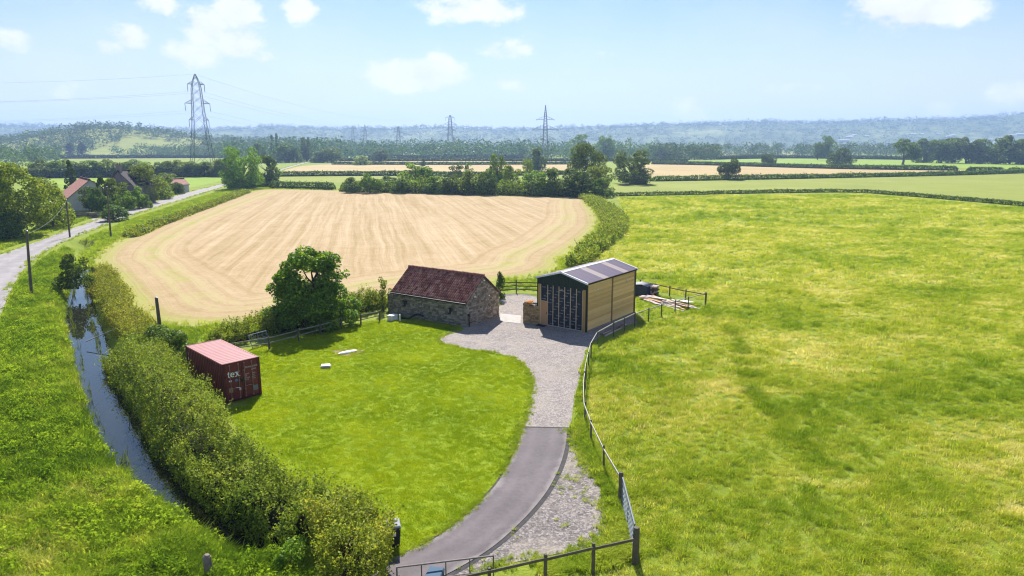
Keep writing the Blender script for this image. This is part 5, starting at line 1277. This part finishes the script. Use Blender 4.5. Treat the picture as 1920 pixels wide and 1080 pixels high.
hedge('garden_hedge', [G(246, 381), G(285, 374), G(318, 367)], [2.2] * 3, [2.3] * 3, .45, 22, 'clipped garden hedge between farmhouse and lane', 'hedgeleaf', (1.1, 1.2, 1), 24, .15, freq=.2)
hedge('lane_verge_scrub', [G(240, 446), G(310, 417), G(400, 384), G(462, 361)], [3.0] * 4, [.9, 1.1, 1.1, 1.3], .35, 30, 'low scrub line between the lane and the stubble field', 'hedgeleaf', (.9, .95, .7), 25, .4, freq=.25)
hedge('pasture_line', [G(1345, 297), G(1390, 293), G(1450, 291)], [4] * 3, [2.4] * 3, 1.0, 5, 'faint hedge slanting up the back pasture', 'leaf', (1, 1, 1), 26, .2, freq=.05)

hedge('plain_hedge', [G(60, 298), G(250, 297), G(440, 296)], [5] * 3, [4] * 3, 1.4, 4, 'long hedge across the plain beyond the dark belt', 'farleaf', DK, 91, .4, freq=.03)
hedge('plain_hedge', [G(690, 296.5), G(850, 296), G(1000, 296.5)], [5] * 3, [4] * 3, 1.4, 4, 'hazy hedge above the far hay strip', 'farleaf', DK, 92, .4, freq=.03)
hedge('plain_hedge', [G(1345, 299), G(1480, 297), G(1720, 300)], [5] * 3, [4] * 3, 1.3, 4, 'hazy hedge along the top of the back pasture', 'farleaf', DK, 93, .4, freq=.03)
# woods too far to tell the trees apart
def blob(rng, n):
    return crown(rng, n, .17 if n < 60 else .12, 9 if n > 60 else 5, 'dome', .08, (.20, .32))
def wood(name, pts, hts, label, n_leaf, seed, zfun=None, tint=(1, 1, 1), wfac=(.8, 1.25), mat='farleaf'):
    rng = np.random.default_rng(seed); protos = [blob(rng, n_leaf) for _ in range(6)]; out_ = []
    for (x, y) in pts:
        h = rng.uniform(*hts); w = h * rng.uniform(*wfac); z = float(zfun(np.array([x]), np.array([y]))[0]) if zfun else 0
        q = protos[int(rng.integers(6))]; a = rng.uniform(0, 6.28); c, s = math.cos(a), math.sin(a)
        r_ = np.stack([q[..., 0] * c - q[..., 1] * s, q[..., 0] * s + q[..., 1] * c, q[..., 2]], -1) * np.array([w, w, h]) + np.array([x, y, z - .3]); out_.append(r_)
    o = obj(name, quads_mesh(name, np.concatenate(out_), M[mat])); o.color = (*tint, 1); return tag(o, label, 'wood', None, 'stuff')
rw = np.random.default_rng(31)
def band(x0, x1, y0, y1, n):
    """random points of the plain between two photo rows"""
    return [tuple(G(rw.uniform(x0, x1), rw.uniform(y0, y1)))[:2] for _ in range(n)]
kp = [(x, y) for x, y in zip(rw.uniform(-1650, -250, 4200), rw.uniform(1050, 1800, 4200)) if not (KN.x + 95 < x < KN.x + 215 and y < 1310) and y - 1050 > 120 * vnoise(x / 90, y / 90)]
wood('knoll_wood', kp, (10, 17), 'woodland covering the knoll on the left', 44, 41, lambda x, y: np.maximum(0, knoll_z(x, y)), (.72, .85, .85), (1.0, 1.6))
wood('left_foot_wood', band(-80, 110, 292, 302, 90) + band(60, 240, 288, 293.5, 110) + band(240, 470, 289, 295, 150) + band(-100, 100, 303, 312, 20), (11, 21), 'leafy trees at the foot of the knoll', 110, 42, None, (.85, .95, .85))
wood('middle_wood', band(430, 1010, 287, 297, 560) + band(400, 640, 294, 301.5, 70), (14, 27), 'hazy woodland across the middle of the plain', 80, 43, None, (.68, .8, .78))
wood('poplar_wood', band(990, 1345, 288.5, 299, 220), (13, 26), 'pale willowy woodland behind the hedge corner', 100, 44, None, (.95, 1.05, 1.0), (.6, 1.0))
wood('copse', band(1225, 1345, 296, 300, 60), (13, 21), 'dense dark copse left of the back pasture', 120, 45, None, (.85, .95, .9))
wood('right_wood', band(1345, 1960, 288.5, 293.5, 260), (11, 24), 'broken woodland behind the back pasture', 100, 46, None, (.75, .85, .85))
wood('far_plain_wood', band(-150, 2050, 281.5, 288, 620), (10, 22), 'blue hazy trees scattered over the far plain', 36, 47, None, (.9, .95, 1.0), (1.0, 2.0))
hx_ = rw.uniform(-3900, 3900, 13000); hy_ = rw.uniform(2350, 4100, 13000)
dn = fbm(hx_ / 420, hy_ / 170, seed=61, o=4); sl = np.clip((hy_ - 2350) / 1350, 0, 1)
kq = (dn + sl * .25 > .47) & (np.abs(hx_) < hy_ * .95)
rh = random.Random(17)
VILLAGE = sorted((px, rh.uniform(2680, 3080)) for px in (rh.uniform(1540, 1925) for _ in range(22)))
VILLAGE = [((px - 960) / FPX * yy * 1.02, yy) for px, yy in VILLAGE]
for vx, vy in VILLAGE: kq &= ~((np.abs(hx_ - vx) < 38) & (hy_ - vy > -170) & (hy_ - vy < 25))
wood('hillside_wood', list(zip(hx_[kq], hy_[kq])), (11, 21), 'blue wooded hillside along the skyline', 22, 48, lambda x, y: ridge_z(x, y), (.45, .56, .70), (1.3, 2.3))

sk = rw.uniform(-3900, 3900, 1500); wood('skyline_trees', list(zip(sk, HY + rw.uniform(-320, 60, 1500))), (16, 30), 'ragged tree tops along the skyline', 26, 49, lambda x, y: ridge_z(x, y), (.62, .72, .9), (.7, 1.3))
# pale houses on the right hillside
M['farwall'] = simple('rendered_wall', (.72, .68, .64), .8, .12, .3); M['farroof'] = simple('far_roof', (.70, .66, .64), .8, .2, .3)
for i, (x, yy) in enumerate(VILLAGE):
    z = float(ridge_z(np.array([x]), np.array([yy]))[0])
    w, l, h = rh.uniform(10, 14), rh.uniform(16, 36), rh.uniform(6, 9)
    t = empty('hillside_house', (x, yy, z - 1), rh.uniform(-.5, .5), ORD[i] + ' pale house from the left in the village on the right hillside', 'house', 'village houses on the right hillside')
    MB().box(0, l, 0, w, -4, h).build('wall', M['farwall'], t); MB().prism([(-.6, h), (w + .6, h), (w / 2, h + 1.7)], 'x', -.4, l + .4).build('roof', M['farroof'], t)
    for k in range(3): MB().box(l * (.15 + .3 * k), l * (.15 + .3 * k) + 1.6, -.06, -.003, 1.2, 2.8).build('window', M['glass'], t)

# ------------------------------------------------------------------ grass
def tuft(name, n, h, spread, lean, mat, rng, wid=.012, seg=2):
    V, Fq = [], []
    for _ in range(n):
        a = rng.uniform(0, 6.28); r = spread * math.sqrt(rng.uniform()); x, y = r * math.cos(a), r * math.sin(a); hh = h * rng.uniform(.55, 1.15); b = rng.uniform(0, 6.28); ln = lean * rng.uniform(.3, 1.3) * hh
        dx, dy = math.cos(b) * ln + .25 * lean * hh, math.sin(b) * ln; px, py = -math.sin(b + .5) * wid, math.cos(b + .5) * wid; k = len(V)
        V += [(x - px, y - py, -.03), (x + px, y + py, -.03), (x + dx * .35 + px * .8, y + dy * .35 + py * .8, hh * .62), (x + dx * .35 - px * .8, y + dy * .35 - py * .8, hh * .62), (x + dx + px * .1, y + dy + py * .1, hh * .93), (x + dx - px * .1, y + dy - py * .1, hh * .93)]
        Fq += [(k, k + 1, k + 2, k + 3), (k + 3, k + 2, k + 4, k + 5)]
    return mesh_np(name, V, Fq, M[mat])
def scatter(name, P, scale, tint, protos, label, seed=0):
    """one object of stuff: tufts set on points"""
    rng = np.random.default_rng(seed); n = len(P)
    me = bpy.data.meshes.new(name); me.vertices.add(n); me.vertices.foreach_set('co', np.asarray(P, np.float32).ravel())
    for nm, ty, val in (('tint', 'FLOAT', tint), ('size', 'FLOAT', scale), ('turn', 'FLOAT', rng.uniform(-1.1, 1.1, n))):
        me.attributes.new(nm, ty, 'POINT').data.foreach_set('value', np.asarray(val, np.float32))
    o = obj(name, me); tag(o, label, 'grass', None, 'stuff')
    col = bpy.data.collections.new(name + '_tufts')
    for p in protos: col.objects.link(bpy.data.objects.new('tuft', p))
    ng = bpy.data.node_groups.new(name, 'GeometryNodeTree'); ng.interface.new_socket('Geometry', in_out='INPUT', socket_type='NodeSocketGeometry'); ng.interface.new_socket('Geometry', in_out='OUTPUT', socket_type='NodeSocketGeometry')
    N, Lk = ng.nodes, ng.links
    gi, go = N.new('NodeGroupInput'), N.new('NodeGroupOutput'); ci = N.new('GeometryNodeCollectionInfo'); ci.inputs['Collection'].default_value = col; ci.inputs['Separate Children'].default_value = True; ci.inputs['Reset Children'].default_value = True
    ip = N.new('GeometryNodeInstanceOnPoints'); ip.inputs['Pick Instance'].default_value = True
    def att(nm): a = N.new('GeometryNodeInputNamedAttribute'); a.data_type = 'FLOAT'; a.inputs['Name'].default_value = nm; return a.outputs[0]
    cx = N.new('ShaderNodeCombineXYZ'); Lk.new(att('turn'), cx.inputs[2])
    Lk.new(gi.outputs[0], ip.inputs['Points']); Lk.new(ci.outputs[0], ip.inputs['Instance']); Lk.new(cx.outputs[0], ip.inputs['Rotation']); Lk.new(att('size'), ip.inputs['Scale']); Lk.new(ip.outputs[0], go.inputs[0])
    o.modifiers.new('tufts', 'NODES').node_group = ng
    return o
rg_ = np.random.default_rng(5)
def fill(poly, dens, avoid=(), fn=None):
    poly = np.asarray(poly)[:, :2]; lo, hi = poly.min(0), poly.max(0); n = int(np.prod(hi - lo) * dens)
    x = rg_.uniform(lo[0], hi[0], n); y = rg_.uniform(lo[1], hi[1], n); k = inside(poly, x, y)
    for a in avoid: k &= ~inside(np.asarray(a)[:, :2], x, y)
    x, y = x[k], y[k]
    if fn is not None: k = rg_.uniform(size=len(x)) < fn(x, y); x, y = x[k], y[k]
    return x, y
in_view = lambda x, y: (np.abs(x) < y * .80 + 4).astype(float)
lt = [tuft('lawn_tuft', 20, .075, .17, 1.1, 'lawnblade', rg_, .008) for _ in range(3)]
x, y = fill(LAWN, 42); n2 = fbm(x * .35, y * .35, seed=2); n1 = fbm(x * 1.5, y * 1.5, seed=3)
scatter('lawn_grass', np.stack([x, y, np.full(len(x), .006)], -1), .6 + .9 * n1, np.clip(.48 + 1.0 * (n2 - .5) + .7 * (n1 - .5) + rg_.normal(0, .17, len(x)), 0, 1), lt, 'short bright mown grass of the lawn', 1)

PAST = np.array([tuple(G(x, y)) for x, y in ((1120, 656), (1107, 690), (1100, 740), (1100, 790), (1114, 830), (1140, 885), (1172, 950), (1192, 1035), (1196, 1062), (1120, 1085), (1020, 1105), (1020, 1140), (2300, 1140), (2300, 800), (2150, 412), (1920, 390), (1800, 379), (1690, 370), (1600, 364), (1300, 368), (1160, 371), (1170, 400), (1180, 430), (1150, 462), (1110, 490), (1195, 520), (1210, 541), (1325, 566), (1328, 574), (1240, 598), (1160, 632))])
pt = [tuft('pasture_tuft', 26, .30, .28, 1.1, 'pastblade', rg_, .011) for _ in range(3)] + [tuft('pasture_tuft', 22, .36, .36, 1.8, 'pastblade', rg_, .012)]
PP, SS, TT = [], [], []
for y0, y1, dens, sc in ((15, 48, 17, .72), (48, 80, 10, .85), (80, 140, 3.4, 1.15), (140, 245, 1.1, 1.7)):
    x, y = fill(PAST, dens, fn=lambda x, y: in_view(x, y) * ((y >= y0) & (y < y1)))
    big = fbm(x / 9, y / 7, seed=12); mid = fbm(x / 2.0, y / 1.6, seed=13); sw = fbm(x / 5 + 2 * big, y / 2.2, seed=14, o=4)
    PP.append(np.stack([x, y, np.zeros(len(x))], -1)); SS.append(sc * np.clip(.5 + .95 * mid + .2 * (big - .5), .4, 1.5) * rg_.uniform(.75, 1.25, len(x)))
    cl = fbm(x / .9, y / .8, seed=19); TT.append(np.clip(.52 + .95 * (big - .5) + .5 * (.5 - mid) + 2.2 * np.clip(sw - .60, 0, 1) - 1.6 * np.clip(cl - .66, 0, 1) + rg_.normal(0, .17, len(x)), 0, 1)); SS[-1] *= 1 + 1.6 * np.clip(cl - .62, 0, 1)
scatter('pasture_grass', np.concatenate(PP), np.concatenate(SS), np.concatenate(TT), pt, 'long windblown grass of the right-hand pasture', 2)
# rank green growth along the old wet furrow
fl = spline([G(x, y) for x, y in ((1330, 585), (1362, 612), (1385, 650), (1400, 700), (1412, 740), (1455, 780))], 10)
k = rg_.integers(0, len(fl), 700); k = k[fbm(k / 2.2, k * 0, seed=8) > .50]; n9 = len(k); q = fl[k] + rg_.normal(0, .30, (n9, 3)) * np.array([1, 1, 0]); q[:, 2] = 0
scatter('furrow_rushes', q, .5 + .9 * rg_.random(n9), .05 + .35 * rg_.random(n9), pt, 'dark green rushes along the wet furrow in the pasture', 6)

bt = [tuft('bank_tuft', 30, .50, .32, 1.0, 'bankblade', rg_, .016) for _ in range(3)]
BANK = np.array([tuple(G(x, y)) for x, y in ((4, 606), (30, 548), (56, 507), (92, 480), (140, 458), (175, 470), (155, 500), (140, 540), (190, 640), (225, 720), (300, 830), (400, 915), (500, 985), (560, 1040), (600, 1110), (560, 1180), (-400, 1180), (-400, 900), (-100, 760))])
x, y = fill(BANK, 13, fn=lambda x, y: in_view(x, y))
z = gz(x, y); keep = z > -1.05; x, y, z = x[keep], y[keep], z[keep]
big = fbm(x / 5, y / 5, seed=31); mid = fbm(x / 1.4, y / 1.4, seed=32); dd = dist_line(wc, x, y)
scatter('bank_vegetation', np.stack([x, y, z], -1), np.clip(.30 + 1.0 * mid + .5 * np.exp(-((dd - 6) / 3.5) ** 2) * big, .3, 1.6) * rg_.uniform(.7, 1.2, len(x)), np.clip(.46 + 1.3 * (big - .5) + 1.0 * (.5 - mid) - .22 * np.exp(-((dd - 5) / 3) ** 2) + rg_.normal(0, .17, len(x)), 0, 1), bt, 'rank grass and nettles on the ditch bank below the lane', 3)
def weed(mat, n, rng, w=.42, h=.55, leaf=.11):
    d = rng.normal(size=(n, 3)); d /= np.linalg.norm(d, axis=1)[:, None]; d[:, 2] = np.abs(d[:, 2]); P = d * (rng.uniform(.35, 1, n) ** .5)[:, None] * np.array([w, w, h])
    return quads_mesh('weed', leaf_quads(P, d, leaf, rng, .6, .55), M[mat])
wd_ = [weed('bankblade', 110, rg_) for _ in range(3)] + [weed('bankblade', 70, rg_, .3, .8, .10)]
x, y = fill(BANK, 3.2, fn=lambda x, y: in_view(x, y)); z = gz(x, y); dd = dist_line(wc, x, y); cl = fbm(x / 3.0, y / 3.0, seed=35, o=4)
keep = (z > -.9) & (cl + .30 * np.exp(-((dd - 4.5) / 3.5) ** 2) > .66); x, y, z, cl = x[keep], y[keep], z[keep], cl[keep]
scatter('bank_nettles', np.stack([x, y, z], -1), rg_.uniform(.6, 1.5, len(x)), np.clip(.16 + 1.1 * (cl - .5) + rg_.normal(0, .10, len(x)), 0, 1), wd_, 'leafy nettles and brambles in drifts on the ditch bank', 36)
x, y = fill(PAST, .035, fn=lambda x, y: in_view(x, y) * (y < 110))
scatter('pasture_docks', np.stack([x, y, np.zeros(len(x))], -1), rg_.uniform(.35, .9, len(x)), rg_.uniform(0, .3, len(x)), wd_, 'scattered dark docks and thistles in the pasture', 37)
# lane verges and the field margins
VG = []
VG.append(np.array([tuple(G(x, y)) for x, y in ((140, 456), (250, 411), (330, 385), (400, 363), (440, 351), (500, 345), (508, 354), (470, 358), (400, 380), (300, 414), (225, 446), (180, 472), (166, 490), (150, 500))]))
VG.append(np.array([tuple(G(x, y)) for x, y in ((-60, 488), (0, 470), (60, 449), (110, 431), (160, 413), (196, 404), (170, 400), (100, 420), (0, 446), (-60, 460))]))
VG.append(np.array([tuple(G(x, y)) for x, y in ((222, 592), (250, 606), (330, 615), (430, 614), (540, 600), (560, 606), (430, 630), (340, 652), (260, 640), (225, 610))]))
VG.append(np.array([tuple(G(x, y)) for x, y in ((935, 529), (1005, 523), (1040, 512), (1062, 500), (1090, 500), (1050, 520), (1010, 546), (940, 545))]))
for i, v in enumerate(VG):
    x, y = fill(v, (4, 4, 10, 8)[i]); mid = fbm(x / 1.8, y / 1.8, seed=40 + i)
    scatter('verge_grass', np.stack([x, y, gz(x, y)], -1), (.35 + 1.0 * mid) * (1.2 if i < 2 else .8), np.clip(.35 + .9 * (mid - .5) + rg_.normal(0, .15, len(x)), 0, 1), bt,
            ('tall verge grass between the lane and the stubble', 'bright verge grass on the farm side of the lane', 'green margin grass at the near corner of the stubble', 'tall grass behind the yard fence')[i], 50 + i)
CN = np.array([tuple(G(x, y)) for x, y in ((1192, 560), (1205, 548), (1260, 559), (1320, 571), (1290, 581), (1240, 594), (1200, 609), (1190, 600))])
x, y = fill(CN, 14); mid = fbm(x / 1.2, y / 1.2, seed=62)
scatter('fence_corner_grass', np.stack([x, y, np.zeros(len(x))], -1), .2 + .5 * mid, np.clip(.5 + .8 * (mid - .5) + rg_.normal(0, .14, len(x)), 0, 1), bt, 'trampled grass inside the fence corner by the workshop', 63)
# strips of grass beside drive and fence
SV = np.array([tuple(G(x, y)) for x, y in ((1074, 806), (1078, 760), (1088, 710), (1100, 660), (1118, 648), (1105, 690), (1097, 740), (1098, 790), (1112, 830), (1138, 885), (1170, 950), (1190, 1035), (1188, 1052), (1120, 1072), (1020, 1092), (1010, 1060), (1090, 1034), (1138, 1012), (1140, 960), (1126, 910), (1106, 868), (1084, 832))])
x, y = fill(SV, 22); mid = fbm(x / 1.2, y / 1.2, seed=60)
scatter('fence_strip_grass', np.stack([x, y, np.zeros(len(x))], -1), .30 + .75 * mid, np.clip(.45 + .8 * (mid - .5) + rg_.normal(0, .14, len(x)), 0, 1), bt, 'rough grass strip between gravel and fence', 61)
# tufts breaking through the loose gravel
x, y = fill(PATCH, 5, avoid=(np.vstack([dl, dr[::-1]]),), fn=lambda x, y: (fbm(x / 1.1, y / 1.1, seed=66) > .56) * 1.0)
scatter('gravel_weeds', np.stack([x, y, np.full(len(x), .016)], -1), rg_.uniform(.15, .42, len(x)), rg_.uniform(.3, .9, len(x)), bt, 'weeds growing through the loose gravel', 67)
# tufts creeping over the edges of lawn, gravel and tarmac
def fringe(name, P, n, wd, sc, label, seed):
    P = np.asarray(P)[:, :2]; d = np.r_[0, np.cumsum(np.linalg.norm(np.diff(P, axis=0), axis=1))]; q = rg_.uniform(0, d[-1], n)
    x = np.interp(q, d, P[:, 0]) + rg_.normal(0, wd, n); y = np.interp(q, d, P[:, 1]) + rg_.normal(0, wd, n); k = fbm(q * .9, q * 0, seed=seed) > .36; x, y = x[k], y[k]
    scatter(name, np.stack([x, y, np.full(len(x), .012)], -1), rg_.uniform(sc * .5, sc * 1.4, len(x)), np.clip(rg_.normal(.5, .25, len(x)), 0, 1), bt, label, seed)
fringe('yard_edge_grass', np.vstack([YARD[:48]]), 1500, .16, .26, 'ragged grass along the lawn side of the gravel', 81)
fringe('drive_edge_grass', k1, 900, .13, .25, 'ragged grass along the left edge of the tarmac', 82)
fringe('verge_edge_grass', PATCH[:45], 900, .25, .32, 'ragged grass along the loose gravel verge', 83)
fringe('lane_edge_grass', rr, 1800, .35, .7, 'grass leaning over the near edge of the lane', 84)
fringe('lane_edge_grass', rl, 1200, .35, .7, 'grass leaning over the far edge of the lane', 85)
fringe('stubble_edge_grass', STUB, 5200, .7, .75, 'grass straggling along the edge of the stubble field', 86)
# reeds in the water's edge
re_ = [tuft('reed_clump', 7, 1.0, .16, .6, 'reed', rg_, .018) for _ in range(2)]
NR = 170; k = rg_.integers(0, 60, NR); f = rg_.random(NR); q = np.where((rg_.random(NR) < .45)[:, None], wl[k] + (wr - wl)[k] * (f * .14)[:, None], wr[k] - (wr - wl)[k] * (f * .22)[:, None]); q[:, 2] = -1.05
scatter('ditch_reeds', q, rg_.uniform(.35, 1.05, NR), rg_.random(NR), re_, 'dark reeds standing in the edge of the ditch water', 70)
# plants on the ruined wall top
x = rg_.uniform(-.42, .35, 50); y = rg_.uniform(.1, .5, 50)
o = scatter('wall_top_plants', np.array([local(ruin, (a, b, 1.78)) for a, b in zip(x, y)]), rg_.uniform(.3, .7, 50), rg_.uniform(.75, 1.0, 50), [tuft('wall_tuft', 16, .5, .14, .6, 'wallplant', rg_, .02)] if 'wallplant' in M else bt, 'orange-tinted valerian growing on the ruined wall', 71)

# ------------------------------------------------------------------ haze
m, T, out = material('haze_air')
pv_ = T.add('ShaderNodeVolumePrincipled'); pv_.inputs['Color'].default_value = (.42, .62, 1.0, 1); pv_.inputs['Density'].default_value = .00020; pv_.inputs['Anisotropy'].default_value = .25
T.l.new(pv_.outputs[0], out.inputs['Volume'])
hz_ = MB().box(-6100, 6100, -650, 6100, -3.0, 262).build('haze', m); tag(hz_, 'pale summer haze over the plain', 'haze', None, 'stuff')
